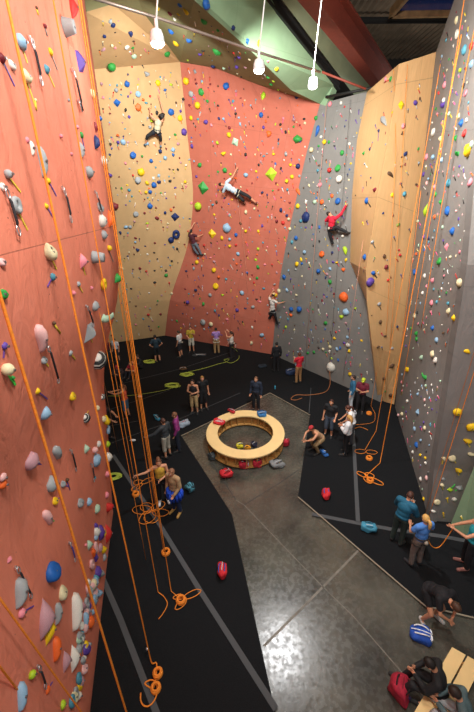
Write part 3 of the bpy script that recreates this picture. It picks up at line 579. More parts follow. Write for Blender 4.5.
def scatter(poly, n, smin, smax, pal, seed, mind=3.6, tapep=.6):
    r = random.Random(seed); xs = [p[0] for p in poly]; ys = [p[1] for p in poly]; pts = [(i['x'], i['y'], i['s']) for i in ITEMS]; c = 0; tries = 0
    while c < n and tries < n*30:
        tries += 1; x = r.uniform(min(xs), max(xs)); y = r.uniform(min(ys), max(ys)); ins = False
        for i in range(len(poly)):
            (x1, y1), (x2, y2) = poly[i], poly[i-1]
            if (y1 > y) != (y2 > y) and x < (x2-x1)*(y-y1)/(y2-y1)+x1: ins = not ins
        if not ins: continue
        s = .86*smin*(smax/smin)**(r.random()**1.7)
        if any((x-a)**2+(y-b)**2 < (mind+.5*q if q > 6 else mind)**2 for a, b, q in pts): continue
        pts.append((x, y, s)); c += 1
        tp = r.choice(['white', 'orange', 'grey', 'black', 'red', 'yellow', 'purple', 'pink']) if r.random() < tapep else None  # tape tails; grey and black ones also stand in for hold shadows
        h(x, y, s, r.choice(pal), r.choice(['rounded', 'rounded', 'jug', 'long', 'leaf', 'ball', 'wedge']), tp, (x+r.uniform(-1, 2.5), y+r.uniform(2.5, 5)) if tp else None, r.uniform(.6, 1.4))
scatter([(98, 78), (178, 67), (188, 130), (192, 200), (186, 250), (172, 295), (164, 332), (110, 343), (121, 240), (110, 170)], 215, 1.9, 4.2, PALB, 1)
scatter([(100, 20), (140, 16), (176, 60), (97, 73)], 20, 2, 4, PALB, 11)
scatter([(183, 66), (256, 88), (316, 112), (300, 175), (286, 245), (276, 310), (270, 350), (168, 332), (174, 298), (192, 245), (196, 190), (190, 130)], 330, 1.9, 3.9, PALB, 2)
scatter([(322, 108), (366, 96), (353, 160), (347, 262), (362, 300), (372, 380), (330, 376), (276, 352), (281, 290), (300, 195)], 215, 1.9, 4.0, PALB, 3)
scatter([(358, 150), (395, 75), (432, 60), (416, 200), (400, 300), (392, 400), (382, 395), (370, 320), (352, 262)], 45, 1.8, 3.4, ['navy', 'brown', 'blue', 'red', 'green', 'maroon', 'yellow', 'grey', 'black'], 4)
scatter([(438, 60), (456, 5), (470, 5), (472, 180), (462, 260), (440, 390), (428, 480), (422, 500), (398, 410), (406, 330), (412, 270), (422, 190)], 205, 2.2, 4.8, ['white', 'pink', 'cream', 'light blue', 'pale green', 'purple', 'grey', 'teal', 'maroon', 'green', 'white', 'pale pink', 'black'], 5)
scatter([(150, 5), (192, 3), (245, 50), (290, 92), (312, 108), (255, 82), (182, 60)], 34, 2, 4, PALB, 6)

def frame(nrm, ang_deg):
    up = V((0, 0, 1)) - nrm*nrm.z
    if up.length < .15: up = V((0, 1, 0)) - nrm*nrm.y
    up.normalize(); xr = up.cross(nrm).normalized(); a = R_(ang_deg)
    y = up*math.cos(a)+xr*math.sin(a); x = y.cross(nrm)
    return Matrix((x, y, nrm)).transposed()
BUILT = []
rr = random.Random(99)
for it in ITEMS:
    hh = hit(it['x'], it['y'])
    if hh is None: continue
    loc, nrm, wn, dist = hh; d = depth_of(loc)
    it.update(loc=loc, n=nrm, wall=wn, d=d, real=it['s']*d/F)
    if it['real'] > 1.2 or wn in ('wall_building_back',): continue
    BUILT.append(it)
BUILT.sort(key=lambda i: -i['s'])
big, small = BUILT[:300], BUILT[300:]
PLACE = {'wall_left': 'red plaster wall at left', 'wall_back_left': 'tan wall', 'wall_back_left_overhang': 'tan overhang', 'wall_back': 'red back wall', 'wall_back_right': 'grey back wall', 'ceiling_overhang': 'olive overhang',
         'wall_headwall': 'pale green headwall', 'wall_tower': 'plywood tower', 'wall_right': 'right grey wall', 'wall_right_arete': 'right grey wall', 'wall_right_near': 'near right grey wall', 'wall_right_green_block': 'green block'}
def tape_mesh(bm, p0, p1, nrm, w, mi=0):
    d = p1-p0; L = d.length; y = (d-nrm*d.dot(nrm)).normalized(); x = y.cross(nrm)
    T = Matrix((x, y, nrm)).transposed().to_4x4(); T.translation = (p0+p1)/2+nrm*.006
    box(bm, 0, 0, 0, w, L, .008, mi=mi, M=T)
def hold_matrix(it):
    hw = it['real']/2; a = it['ang'] if it['ang'] is not None else rr.uniform(-25, 25)
    if it['ang'] is None and it['elong'] == 1.0: a = rr.uniform(-70, 70)
    fr = frame(it['n'], a).to_4x4(); e = it['elong']
    sx, sy = hw, hw*max(e, .45)
    if e < 1: sx, sy = hw*1.15, hw*e*1.1
    return Matrix.Translation(it['loc']-it['n']*.004) @ fr @ Matrix.Diagonal((sx, sy, hw*it['out']*1.35, 1))
def tape_end(it):
    q = hit(*it['to']); 
    if q is None or q[2] != it['wall'] or (q[0]-it['loc']).length > 1.4: return None
    return q[0]
for i, it in enumerate(big):
    vrt = i % 3; me = hold_mesh(it['kind'], vrt)
    o = bpy.data.objects.new('climbing_hold', me); COL.objects.link(o)
    Mx = hold_matrix(it); L_, Rq, Sc = Mx.decompose(); o.location = L_; o.rotation_mode = 'QUATERNION'; o.rotation_quaternion = Rq; o.scale = Sc
    Mc = Matrix.LocRotScale(L_, Rq, Sc)
    o.material_slots[0].link = 'OBJECT'; o.material_slots[0].material = hmat(it['col'])
    it['obj'] = o
    if it['s'] >= 8 and it['kind'] not in ('ribbed', 'ring', 'horn'):
        bm = bmesh.new(); bmesh.ops.create_cone(bm, cap_ends=True, segments=10, radius1=.014, radius2=.014, depth=.02)
        b = fin('bolt', bm, mat('bolt_steel', (.25, .25, .26), .4, metal=.8)); b.parent = o; b.matrix_parent_inverse = Mc.inverted()
        # seat the bolt on the hold's outer skin
        top = max((v.co.z for v in me.vertices if abs(v.co.x) < .35 and abs(v.co.y) < .35), default=.5)
        b.matrix_basis = Matrix.LocRotScale(Mc @ V((0, 0, top)), Rq, V((1, 1, 1)))
    if it['tape'] and it['to']:
        e = tape_end(it)
        if e is not None:
            bm = bmesh.new(); tape_mesh(bm, it['loc'], e, it['n'], max(.018, .0028*it['d']))
            t = fin('route_tape', bm, tmat(it['tape'])); t.parent = o; t.matrix_parent_inverse = Mc.inverted(); t['label'] = it['tape']+' route tape'
        else: it['tape'] = None
# labels: what it looks like, where, and its rank among the look-alikes
def szw(it):
    return 'big ' if it['s'] >= 11 else ('small ' if it['s'] < 5.5 else '')
def band(it):
    z = it['loc'].z
    if it['wall'] == 'wall_left':
        return 'top of' if it['y'] < 150 else 'upper' if it['y'] < 300 else 'middle of' if it['y'] < 450 else 'lower' if it['y'] < 570 else 'foot of'
    return 'top of' if z > 11 else 'upper' if z > 7.5 else 'middle of' if z > 4 else 'lower'
bk = {}
for it in big:
    w = PLACE.get(it['wall'], 'wall'); bd_ = band(it)
    if it['wall'] in ('ceiling_overhang', 'wall_headwall', 'wall_right_green_block', 'wall_back_left_overhang'): bd_ = ''
    bd_ = bd_+' the ' if bd_.endswith(' of') else (bd_+' part of the ' if bd_ else 'the ')
    if not bd_.startswith('the') : bd_ = ('the ' + bd_)
    tp = (' with %s tape' % it['tape']) if it['tape'] else ''
    base = '%s%s %s hold%s' % (szw(it), it['col'], WORD[it['kind']], tp)
    bk.setdefault((base, bd_+w), []).append(it)
ORD = ['topmost', 'second down', 'third down', 'fourth down', 'fifth down', 'sixth down', 'seventh down', 'eighth down', 'ninth down', 'tenth down']
for (base, where), l in bk.items():
    l.sort(key=lambda i: i['y'])
    for k, it in enumerate(l):
        o = it['obj']; txt = '%s on %s' % (base, where)
        if len(l) == 2: txt += ', ' + ('higher' if k == 0 else 'lower') + ' of two'
        elif len(l) > 2:
            txt += ', ' + ('lowest' if k == len(l)-1 else ORD[min(k, 9)]) 
        ws = txt.split()
        if len(ws) > 16: txt = txt.replace(' part of the', '').replace('upper left', 'upper left').replace(' tape', ' tape').replace('red plaster wall at left', 'left red wall').replace('red plaster wall', 'red wall').replace('middle of the left', 'middle of left').replace('foot of the left', 'foot of left')
        tag(o, txt, 'climbing hold', 'climbing holds on the '+PLACE.get(it['wall'], 'wall'))
# the remaining small ones: one object
cols = sorted({i['col'] for i in small}) ; tcs = sorted({i['tape'] for i in small if i['tape']})
ms = [hmat(c) for c in cols]+[tmat(c) for c in tcs]
bm = bmesh.new(); PRE = {}
verts = []; faces = []; fm = []; sm = []
for k, it in enumerate(small):
    kd = it['kind'] if it['kind'] in ('rounded', 'jug', 'long', 'leaf', 'ball', 'wedge') else 'rounded'
    if (kd, k % 2) not in PRE:
        b2 = hm(kd, k % 2+11, 1); bmesh.ops.recalc_face_normals(b2, faces=b2.faces); b2.verts.ensure_lookup_table(); PRE[(kd, k % 2)] = ([v.co.copy() for v in b2.verts], [[v.index for v in f.verts] for f in b2.faces]); b2.free()
    vs, fs = PRE[(kd, k % 2)]; Mx = hold_matrix(it); o0 = len(verts); verts += [Mx @ v for v in vs]; faces += [[i+o0 for i in f] for f in fs]; fm += [cols.index(it['col'])]*len(fs)
    if it['tape'] and it['to']:
        e = tape_end(it)
        if e is not None:
            b3 = bmesh.new(); tape_mesh(b3, it['loc'], e, it['n'], .028); b3.verts.ensure_lookup_table(); o0 = len(verts)
            b3.verts.index_update(); verts += [v.co.copy() for v in b3.verts]; faces += [[v.index+o0 for v in f.verts] for f in b3.faces]; fm += [len(cols)+tcs.index(it['tape'])]*len(b3.faces); b3.free()
me = bpy.data.meshes.new('small_climbing_holds'); me.from_pydata([tuple(v) for v in verts], [], faces)
for m in ms: me.materials.append(m)
for p, i in zip(me.polygons, fm): p.material_index = i; p.use_smooth = True
o = bpy.data.objects.new('small_climbing_holds', me); COL.objects.link(o)
tag(o, 'hundreds of small many-coloured holds dotted over all the climbing walls', 'climbing holds', kind='stuff')

# quickdraws: two karabiners on a sling, hanging on the wall
M_sl = mat('black_sling', (.02, .02, .025), .8); M_al = mat('karabiner_alloy', (.7, .72, .75), .3, metal=.9); M_slp = mat('purple_sling', '4a3a86', .8)
def draw(p0, p1, lab, msl=M_sl):
    a = hit(*p0); b = hit(*p1)
    if not a or not b: return
    A_, n_ = a[0], a[1]; B_ = b[0]; d = (B_-A_); L = d.length; y = (d-n_*d.dot(n_)).normalized(); x = y.cross(n_)
    t = empty('quickdraw', A_+n_*.02); t.rotation_mode = 'QUATERNION'; t.rotation_quaternion = Matrix((x, y, n_)).transposed().to_quaternion()
    for yy in (.05, L-.05):
        bm = bmesh.new(); tube(bm, [(.028*math.cos(q), yy+.05*math.sin(q), .02) for q in [2*math.pi*k/12 for k in range(12)]], .008, 6, closed=True); fin('karabiner', bm, M_al, t)
    bm = bmesh.new(); tube(bm, [(0, .09, .02), (0, .12, .03), (0, L-.12, .03), (0, L-.09, .02)], [.008, .014, .014, .008], 6); fin('sling', bm, msl, t)
    bm = bmesh.new(); box(bm, 0, 0, .0, .03, .05, .02); fin('hanger', bm, M_al, t)
    tag(t, lab, 'quickdraw', 'quickdraws on the left red wall')
for p0, p1, lab in [((28, 38), (39, 86), 'dark quickdraw near the top of the left wall beside a light blue hold'), ((71, 70), (80, 111), 'quickdraw below the purple angular hold, upper left wall'), ((2, 188), (16, 236), 'quickdraw hanging at left frame edge beside the grey ring-shaped hold'),
    ((61, 188), (69, 223), 'quickdraw alone on the left wall right of the tall grey hold'), ((94, 192), (100, 216), 'short quickdraw above two grey holds near the left wall edge'), ((85, 306), (90, 326), 'quickdraw left of the pale green horn-shaped hold'),
    ((45, 346), (54, 382), 'quickdraw below the boot-like pale pink hold'), ((69, 450), (76, 471), 'quickdraw between grey and pale green holds, lower left wall'), ((90, 464), (92, 482), 'small quickdraw beside a light blue hold near the wall edge'),
    ((14, 568), (30, 598), 'quickdraw above the big grey hold near the foot of the left wall'), ((36, 667), (43, 689), 'lowest quickdraw, beside the lime ball-shaped hold'), ((77, 101), (80, 112), 'tiny quickdraw at the upper left wall edge')]:
    draw(p0, p1, lab)
draw((68, 543), (73, 562), 'purple quickdraw right of the big blue hold, lower left wall', M_slp)
# ------------------------------------------------------------------ ropes
M_rope = mat('orange_rope', 'ee8a26', .7, var=.15, vscale=40)
M_ropel = mat('lime_rope', 'b3c24a', .7, var=.15, vscale=40)
M_ropeb = mat('brown_rope', 'a5663a', .7); M_ropep = mat('pale_pink_rope', 'cf8f76', .7); M_ropek = mat('dark_rope', (.03, .028, .03), .8)
def rope(pts, r, m, lab, grp, name='climbing_rope', extra=None):
    r = r*.75
    bm = bmesh.new(); tube(bm, pts, r, 6)
    o = fin(name, bm, m); tag(o, lab, 'rope', grp)
    if extra: extra(o)
    return o
def petals(cx, cy, R, n, seed, sq=1.0, rot=0.0):
    r = random.Random(seed); out = []
    for k in range(n):
        a = 2*math.pi*k/n*1.0+r.uniform(-.35, .35); L = R*r.uniform(.75, 1.15); w = L*r.uniform(.28, .4)
        for i in range(10):
            t = i/10*2*math.pi; x = L*(.5-.5*math.cos(t)); y = w*math.sin(t)
            X = x*math.cos(a)-y*math.sin(a)+r.uniform(-.02, .02); Y = (x*math.sin(a)+y*math.cos(a))*sq
            out.append(V((cx+X*math.cos(rot)-Y*math.sin(rot), cy+X*math.sin(rot)+Y*math.cos(rot), MH+.015+.012*k)))
    return out
def coil_pts(cx, cy, R, n, seed, loops=1.0, sq=1.0, rot=0.0):
    r = random.Random(seed); out = []
    k = int(n*10*loops)
    for i in range(k):
        a = i/10*2*math.pi; rad = R*(.55+.35*math.sin(a*.37+seed)+.1*r.random())
        x = rad*math.cos(a)+R*.45*math.sin(a*.21+seed); y = (rad*math.sin(a)+R*.4*math.cos(a*.17))*sq
        out.append(V((cx+x*math.cos(rot)-y*math.sin(rot), cy+x*math.sin(rot)+y*math.cos(rot), MH+.02+.012*(i/10))))
    return out
def discs(px, m, parent, r=.1, n=4):
    """tight hanks of rope, wound like a doughnut, lying on the mat"""
    c = fl(*px, MH); bm = bmesh.new()
    for k in range(n):
        tube(bm, [(c.x+(r-.02*(k % 2))*math.cos(a), c.y+(r-.02*(k % 2))*math.sin(a), MH+.02+k*.022) for a in [2*math.pi*i/14 for i in range(14)]], .022, 6, closed=True)
    return fin('rope_hank', bm, m, parent)
def plumb(px, top=14.0, zb=None, bow=0.0, seed=0):
    f = fl(*px, MH+.02 if zb is None else zb); r = random.Random(seed)
    n = 12; return [V((f.x+bow*math.sin(math.pi*i/n), f.y, f.z+(top-f.z)*i/n)) for i in range(n+1)]
GL = 'orange ropes hanging by the left red wall'; GR = 'orange ropes hanging by the plywood tower'
# rope A: passes out of the bottom of the frame
rope(plumb((140, 757)), .019, M_rope, 'orange rope hanging closest to the left wall, leaving the frame at the bottom', GL)
def knot(px, o, m=M_al, dz=.35):
    f = fl(*px, MH); bm = bmesh.new(); sph(bm, (f.x, f.y, dz), .035, 1); 
    k = fin('karabiner', bm, m, o); return k
p = plumb((150, 657), zb=.35); f = p[0]
d1 = fl(157, 665, MH); d2 = fl(154, 688, MH)
pts = [V((d2.x-.16*math.cos(a)-.08, d2.y-.2*math.sin(a)-.08, MH+.02)) for a in [k*.55 for k in range(11)]]+[d2+V((0, 0, .03)), d1+V((0, 0, .04)), V((f.x+.03, f.y-.02, .15))]
o = rope(catmull(pts+p, 3), .019, M_rope, 'orange rope ending in two round hanks and a loop at the bottom of the picture', GL)
discs((158, 674), M_rope, o, .085); discs((156, 689), M_rope, o, .085); knot((149, 657), o)
def looprope(px, loops, seed, lab, grp, R=.45, hank=None, double=False, m=M_rope, r=.013, top=14, sq=.8, rot=0.0, cpx=None):
    c = fl(*(cpx or px), MH); P = plumb(px, top=top)
    if loops < 1:
        f_ = P[0]; d_ = c-f_; q_ = V((d_.y, -d_.x, 0))*.35
        hook = [f_+d_*1.25+q_*1.2, f_+d_*1.1+q_*.3, f_+d_*.8-q_*.6, f_+d_*.35-q_*.5]
        for h_ in hook: h_.z = MH+.02
        pts = catmull(hook, 4)+P
    else: pts = catmull(petals(c.x, c.y, R, max(1, int(round(loops*1.5))), seed, sq=max(sq, .6), rot=rot), 2)+P
    o = rope(pts, r, m, lab, grp)
    if double: 
        b2 = bmesh.new(); tube(b2, [q+V((.07, .03, 0)) for q in P], r*.75, 6); s = fin('rope_strand', b2, m, o)
    if hank: discs(hank, m, o, .1)
    return o
looprope((153, 505), 4, 3, 'orange rope with wide loose loops on the mat beside the woman in the tank top', GL, R=.55, double=True, cpx=(152, 512))
looprope((136, 489), 2, 5, 'orange rope ending in an oval loop and hank, left of the loose loops', GL, R=.42, hank=(136, 495), cpx=(141, 484), sq=.35, rot=.6)
looprope((158, 592), 0.6, 6, 'thin orange rope ending in one short curl on the mat', GL, R=.3, cpx=(165, 610))
looprope((171, 591), 2.2, 8, 'orange rope ending in a wriggle of small loops right of the short curl', GL, R=.38, cpx=(184, 598), sq=.6, rot=.5, hank=(181, 601))
looprope((164, 553), .5, 9, 'orange rope ending in small round hanks on the mat above the short curl', GL, R=.15, hank=(166, 553))
rope(plumb((131, 462)), .010, M_rope, 'thin straight orange rope left of the doubled strands', GL)
rope(plumb((118, 452)), .008, M_ropeb, 'faint brown rope hanging close to the edge of the left wall', GL)
rope(plumb((143, 436)), .012, M_rope, 'straight orange rope passing left of the person in black and grey', GL)
# slanting lines crossing the lowest left corner
for (p0, Y0, p1, lab) in [((-30, 557), 2.3, (112, 755), 'taut orange rope slanting across the foot of the left wall'), ((-20, 641), 1.9, (60, 745), 'taut orange rope slanting across the bottom left corner')]:
    a = aty(*p0, Y0); b = fl(*p1, MH); rope([a.lerp(b, t/6) for t in range(7)], .015, M_rope, lab, 'slanting orange ropes')
# two ropes that run along the left wall near its top
rope(plumb((178, 700), zb=7.9) if False else [aty(49, 0, 6.6), aty(60, 52, 6.6), aty(72, 120, 6.6), aty(97, 245, 6.6), aty(111, 316, 6.6)][0:0] or plumb((146, 560), zb=MH+.02), .009, M_rope, 'thin orange rope brushing the left wall and ending between the hanks', GL)
# right side
looprope((380, 463), 3, 12, 'orange rope from the tower ending in the nearest pile of loops', GR, R=.5, hank=(370, 481), top=12, r=.018, cpx=(368, 478), sq=.45, rot=-.7)
looprope((376, 431), 1.2, 13, 'orange rope down the plywood face to a figure-eight loop on the mat', GR, R=.4, top=12, hank=(369, 459), cpx=(366, 452), r=.011)
looprope((371, 406), .7, 14, 'orange rope ending at a round hank below the left edge of the tower', GR, R=.3, hank=(369, 414), top=12, r=.010, cpx=(364, 424))
def free(p0, Y0, p1, r, m, lab, grp, sag=0, n=10):
    a = aty(*p0, Y0) if Y0 else p0; b = p1; return rope([a.lerp(b, t/n)+V((0, 0, -sag*math.sin(math.pi*t/n))) for t in range(n+1)], r, m, lab, grp)
bel = fl(426, 508, 1.1)
c0 = fl(429, 516, 1.0)
free((500, 290), 6.6, c0, .011, M_rope, 'orange rope running down to the blonde belayer in the blue shirt', 'belay ropes')
free((493, 290), 6.65, c0+V((-.12, 0, 0)), .009, M_ropeb, 'brown strand beside the orange rope above the blonde belayer', 'belay ropes')
# long ropes down the right grey wall
for top, mid_, bot, lab in [((457, -15), (425, 190), (398, 400), 'left one of the long orange ropes down the right grey wall'), ((473, -20), (438, 200), (404, 395), 'middle long orange rope down the right grey wall'), ((490, -10), (462, 120), (425, 330), 'right long orange rope down the right grey wall')]:
    P = []
    for q in (top, mid_, bot):
        hh = hit(*q, only=('wall_right', 'wall_tower', 'wall_right_arete')); 
        if hh: P.append(hh[0]+hh[1]*.12)
    if len(P) >= 2: rope(catmull(P, 5), .012, M_rope, lab, 'long ropes down the right grey wall')
for k, (a, b, m, lab) in enumerate([((328, 105), (306, 366), M_ropep, 'thin pinkish rope down the grey back wall, leftmost'), ((352, 100), (330, 372), M_ropek, 'thin dark rope down the middle of the grey back wall'), ((366, 240), (344, 380), M_ropep, 'thin pinkish rope on the grey back wall beside the tower')]):
    A1 = hit(*a); B1 = hit(*b)
    rope([A1[0]+A1[1]*.1, B1[0]+B1[1]*.1], .009 if k != 1 else .007, m, lab, 'thin ropes on the grey back wall')
for k, (a, b) in enumerate([((397, 70), (382, 392)), ((405, 66), (386, 396))]):
    P = [hit(a[0]+(b[0]-a[0])*t, a[1]+(b[1]-a[1])*t) for t in (0, .25, .5, .75, 1)]
    rope([q[0]+q[1]*.1 for q in P if q], .009, M_rope, ('left' if k == 0 else 'right')+' one of two orange ropes lying on the plywood tower face', 'ropes on the plywood face')
# brown rope from the big white hold over the mat
q = hit(331, 370); e = fl(292, 397, MH+.02)
rope(catmull([q[0]+q[1]*.12, fl(330, 384, MH+.05), fl(325, 392, MH+.02), fl(309, 395, MH+.02), fl(296, 395, MH+.02), fl(291, 399, MH+.02), fl(296, 400, MH+.02), fl(302, 398, MH+.02)], 5), .022, M_ropeb, 'brown rope trailing from the white hold across the mat', None)
rope(catmull([fl(343, 427, 1.0), fl(352, 429, .4), fl(360, 427, MH+.02), fl(368, 430, MH+.02)], 5), .013, M_rope, 'short orange rope curving behind the blonde in the white hoodie', None)
# lime ropes in heaps
def heap(px, R, seed, lab, m=M_ropel, n=9, squash=.6):
    c = fl(*px, MH); r = random.Random(seed); pts = []
    for i in range(n*7):
        a = i/7*2*math.pi+r.uniform(-.3, .3); rad = R*r.uniform(.35, 1); pts.append(V((c.x+rad*math.cos(a), c.y+rad*squash*math.sin(a), MH+.02+.10*(i/(n*7))*max(0, 1-rad/R)+r.uniform(0, .03))))
    return rope(catmull(pts, 3), .016, m, lab, 'rope heaps on the back mat')
heap((150, 362), .45, 1, 'lime rope heap beside the person in dark teal'); heap((187, 375), .42, 2, 'lime rope pile with a brown bag near the purple-shirted climber')
heap((173, 386), .5, 3, 'loose lime rope coil in the middle of the back mat'); heap((114, 477), .3, 4, 'green rope bundle at the edge of the left wall', n=12)
rope(catmull([fl(188, 372, MH+.02), fl(205, 368, MH+.02), fl(218, 364, MH+.02), fl(226, 362, MH+.02), fl(229, 359, MH+.02), fl(224, 360, MH+.02), fl(231, 363, MH+.02), fl(239, 358, MH+.02), fl(237, 351, MH+.02), fl(232, 347, .9)], 4), .016, M_ropel, 'long lime rope snaking towards the belayer with raised arms', None)
rope(catmull([fl(108, 396, MH+.02), fl(135, 395, MH+.02), fl(165, 390, MH+.02), fl(176, 386, MH+.02)], 4), .012, M_ropel, 'thin pale rope running left from the loose lime coil', None)
# belay line of the leader on the red wall
cl = hit(240, 195); hd = fl(226, 346, 1.3)
rope(catmull([cl[0]+cl[1]*.3, hit(244, 240)[0]+cl[1]*.12, hit(247, 285)[0]+V((0, -.2, 0)), aty(245, 322, 21.0), aty(236, 334, 20.8), hd], 5), .011, M_ropep, 'pale rope from the belayer with raised arms up to the white-shirted climber', None)

# ------------------------------------------------------------------ hanging lamps and pipe
M_white = mat('white_enamel', (.62, .65, .64), .35); M_lens = bpy.data.materials.new('lamp_lens'); M_lens.use_nodes = True
b = M_lens.node_tree.nodes['Principled BSDF']; b.inputs['Emission Color'].default_value = (1, .97, .93, 1); b.inputs['Emission Strength'].default_value = 2; b.inputs['Base Color'].default_value = (1, 1, 1, 1)
LAMPZ = 11.07
def lamp(px, Y, top, lab, tilt=0.0):
    c = aty(*px, Y); t = empty('hanging_lamp', c); tag(t, lab, 'lamp', 'white hanging lamps on rods')
    bm = bmesh.new(); tp = aty(*top, Y+.3)-c; tube(bm, [(0, .05, .2), tp], .013, 10); fin('rod', bm, M_white, t)
    bm = bmesh.new(); tube(bm, [(0, .03, .1), (0, .05, .24)], .028, 10); fin('clamp', bm, M_white, t)
    bm = bmesh.new(); tube(bm, [(0, 0, .11), (0, 0, .09), (0, 0, .03), (0, 0, -.04), (0, 0, -.07)], [.04, .08, .1, .11, .105], 20); hs = fin('lamp_housing', bm, M_white, t)
    bm = bmesh.new(); bmesh.ops.create_uvsphere(bm, u_segments=16, v_segments=8, radius=1, matrix=Matrix.Translation((0, 0, -.07)) @ Matrix.Diagonal((.1, .1, .05, 1))); fin('lens', bm, M_lens, hs, smooth=True)
    return c
LC = [lamp((157, 38), 6.8, (159, -30), 'leftmost white lamp on a rod, before the tan wall'), lamp((259, 66), 8.2, (268, -30), 'middle white hanging lamp, before the olive overhang'), lamp((313, 83), 9.3, (325, -30), 'rightmost white hanging lamp, nearest the grey wall')]
bm = bmesh.new(); tube(bm, [aty(60, -12, 9.0), aty(158, 18, 10.0), aty(258, 52, 11.6), aty(320, 72, 12.8)], .03, 10)
tag(fin('overhead_pipe', bm, mat('banded_pipe_metal', 'b7a79c', .35, metal=.5, var=.35, vscale=1.5), smooth=True), 'long pale metal pipe crossing the ceiling behind the lamps', 'pipe')

# ------------------------------------------------------------------ round bench with cubby holes
M_ply = mat('pale_plywood', 'efd093', .4, var=.06, vscale=2); M_plyd = mat('plywood_edge', 'b98a4c', .6, var=.2, vscale=6)
RC = V((.26, 11.15, 0)); RO, RI, RH = 1.52, 1.08, .55
ring = empty('round_bench', RC); tag(ring, 'round plywood bench with storage cubbies standing on the bare concrete', 'bench')
def annulus(bm, ro, ri, z0, z1, n=64):
    P = []
    for i in range(n):
        a = 2*math.pi*i/n; c, s = math.cos(a), math.sin(a)
        P.append([bm.verts.new((r*c, r*s, z)) for r, z in ((ri, z0), (ro, z0), (ro, z1), (ri, z1))])
    for i in range(n):
        q, w_ = P[i], P[(i+1) % n]
        for k in range(4): bm.faces.new((q[k], w_[k], w_[(k+1) % 4], q[(k+1) % 4]))
bm = bmesh.new(); annulus(bm, RO, RI, RH-.05, RH); fin('bench_top', bm, M_ply, ring)
bm = bmesh.new(); annulus(bm, RO-.03, RI+.03, .07, .11); fin('bottom_shelf', bm, M_plyd, ring)
bm = bmesh.new(); annulus(bm, RO-.1, RI+.1, 0, .07); fin('plinth', bm, M_blk, ring)
bm = bmesh.new(); annulus(bm, (RO+RI)/2+.012, (RO+RI)/2-.012, .11, RH-.05); fin('middle_panel', bm, M_plyd, ring)
for i in range(24):
    a = 2*math.pi*i/24; bm = bmesh.new(); r = (RO+RI)/2; box(bm, r*math.cos(a), r*math.sin(a), (.11+RH-.05)/2, RO-RI-.06, .025, RH-.16, rz=a); fin('divider', bm, M_plyd, ring)
# corner bench at the lower right
Z = .45; c4 = [fl(452, 647, Z), fl(482, 664, Z), fl(452, 725, Z), fl(412, 716, Z)]
t = empty('plank_bench', (0, 0, 0)); tag(t, 'pale plywood plank bench in the lower right corner under seated people', 'bench')
def slab(poly, z0, z1, name, m):
    bm = bmesh.new(); lo = [bm.verts.new((p.x, p.y, z0)) for p in poly]; hi = [bm.verts.new((p.x, p.y, z1)) for p in poly]
    bm.faces.new(lo); bm.faces.new(hi)
    for i in range(4): bm.faces.new((lo[i], lo[(i+1) % 4], hi[(i+1) % 4], hi[i]))
    return fin(name, bm, m, t)
A4, B4, C4, D4 = c4
e1, e2 = A4.lerp(B4, .47), D4.lerp(C4, .47); e3, e4 = A4.lerp(B4, .53), D4.lerp(C4, .53)
slab([A4, e1, e2, D4], Z-.06, Z, 'plank', M_ply); slab([e3, B4, C4, e4], Z-.06, Z, 'plank', M_ply)
for p, q in ((A4, B4), (D4, C4)):
    m_ = p.lerp(q, .5); inn = (((A4+C4)/2)-m_).normalized()*.15+m_; d = q-p
    bm = bmesh.new(); box(bm, inn.x, inn.y, (Z-.06)/2, d.length*.8, .05, Z-.06, rz=math.atan2(d.y, d.x)); fin('leg', bm, M_plyd, t)

# ------------------------------------------------------------------ bags
def cloth(name, col): return mat(name, col, .8, var=.15, vscale=12, bump=.5, bscale=14)
def bag(px, L, Wd, Hh, rz, col, lab, z=0.0, name='gym_bag', cat='bag', grp=None, strap='161616', trim=None, seed=1, stuff=None):
    c = fl(*px, z+Hh*.4) ; t = empty(name, (c.x, c.y, z), rz); tag(t, lab, cat, grp)
    bm = bmesh.new(); bmesh.ops.create_icosphere(bm, subdivisions=3, radius=1)
    for v in bm.verts:
        x, y, zz = v.co; k = 3.6
        n = (abs(x)**k+abs(y)**k+abs(zz)**k)**(1/k); v.co = V((x/n*L/2, y/n*Wd/2, zz/n*Hh/2))
        v.co += mnoise.noise_vector(v.co*7+V((seed, 0, seed*2)))*.05; v.co += mnoise.noise_vector(v.co*2.5+V((seed*3, 1, 0)))*min(L, Wd)*.22; v.co.z = max(v.co.z+Hh/2, 0.002)
    bb = fin('bag_body', bm, cloth('cloth_'+col, col), t, smooth=True)
    bm = bmesh.new()
    for s in (-1, 1): tube(bm, catmull([(-L*.3, s*Wd*.25, Hh*.9), (-L*.15, s*Wd*.32, Hh*1.12), (L*.12, s*Wd*.3, Hh*1.15), (L*.3, s*Wd*.22, Hh*.9)], 4), .014, 6)
    fin('strap', bm, cloth('cloth_'+strap, strap), t)
    bm = bmesh.new(); tube(bm, [(-L*.42, 0, Hh*.86), (-L*.2, 0, Hh*1.0), (L*.2, 0, Hh*1.0), (L*.42, 0, Hh*.86)], .012, 5); fin('zip', bm, cloth('cloth_'+(trim or 'c8c8c8'), trim or 'c8c8c8'), bb)
    if trim:
        bm = bmesh.new(); box(bm, L*.36, 0, Hh*.5, .06, Wd*.85, Hh*.75); bmesh.ops.bevel(bm, geom=bm.edges[:], offset=.02, segments=2, affect='EDGES'); fin('pocket', bm, cloth('cloth_'+trim, trim), t)
    return t
bag((222, 571), .42, .24, .22, 1.5, 'c9222c', 'red rolled rope bag with blue straps alone on the left mat', z=MH, strap='2450a8', seed=2)
bag((326, 494), .40, .22, .2, 1.4, 'c9222c', 'red rope bag with blue straps on the right mat', z=MH, strap='2450a8', seed=3)
bag((369, 528), .42, .24, .2, -.25, '3f8ba8', 'teal blue rolled bag lying on the seam tape', z=MH, seed=4, strap='2f6f88')
bag((226, 474), .38, .34, .26, .5, 'c4232e', 'red bag on the concrete in front of the round bench', seed=5, trim='8f8f92')
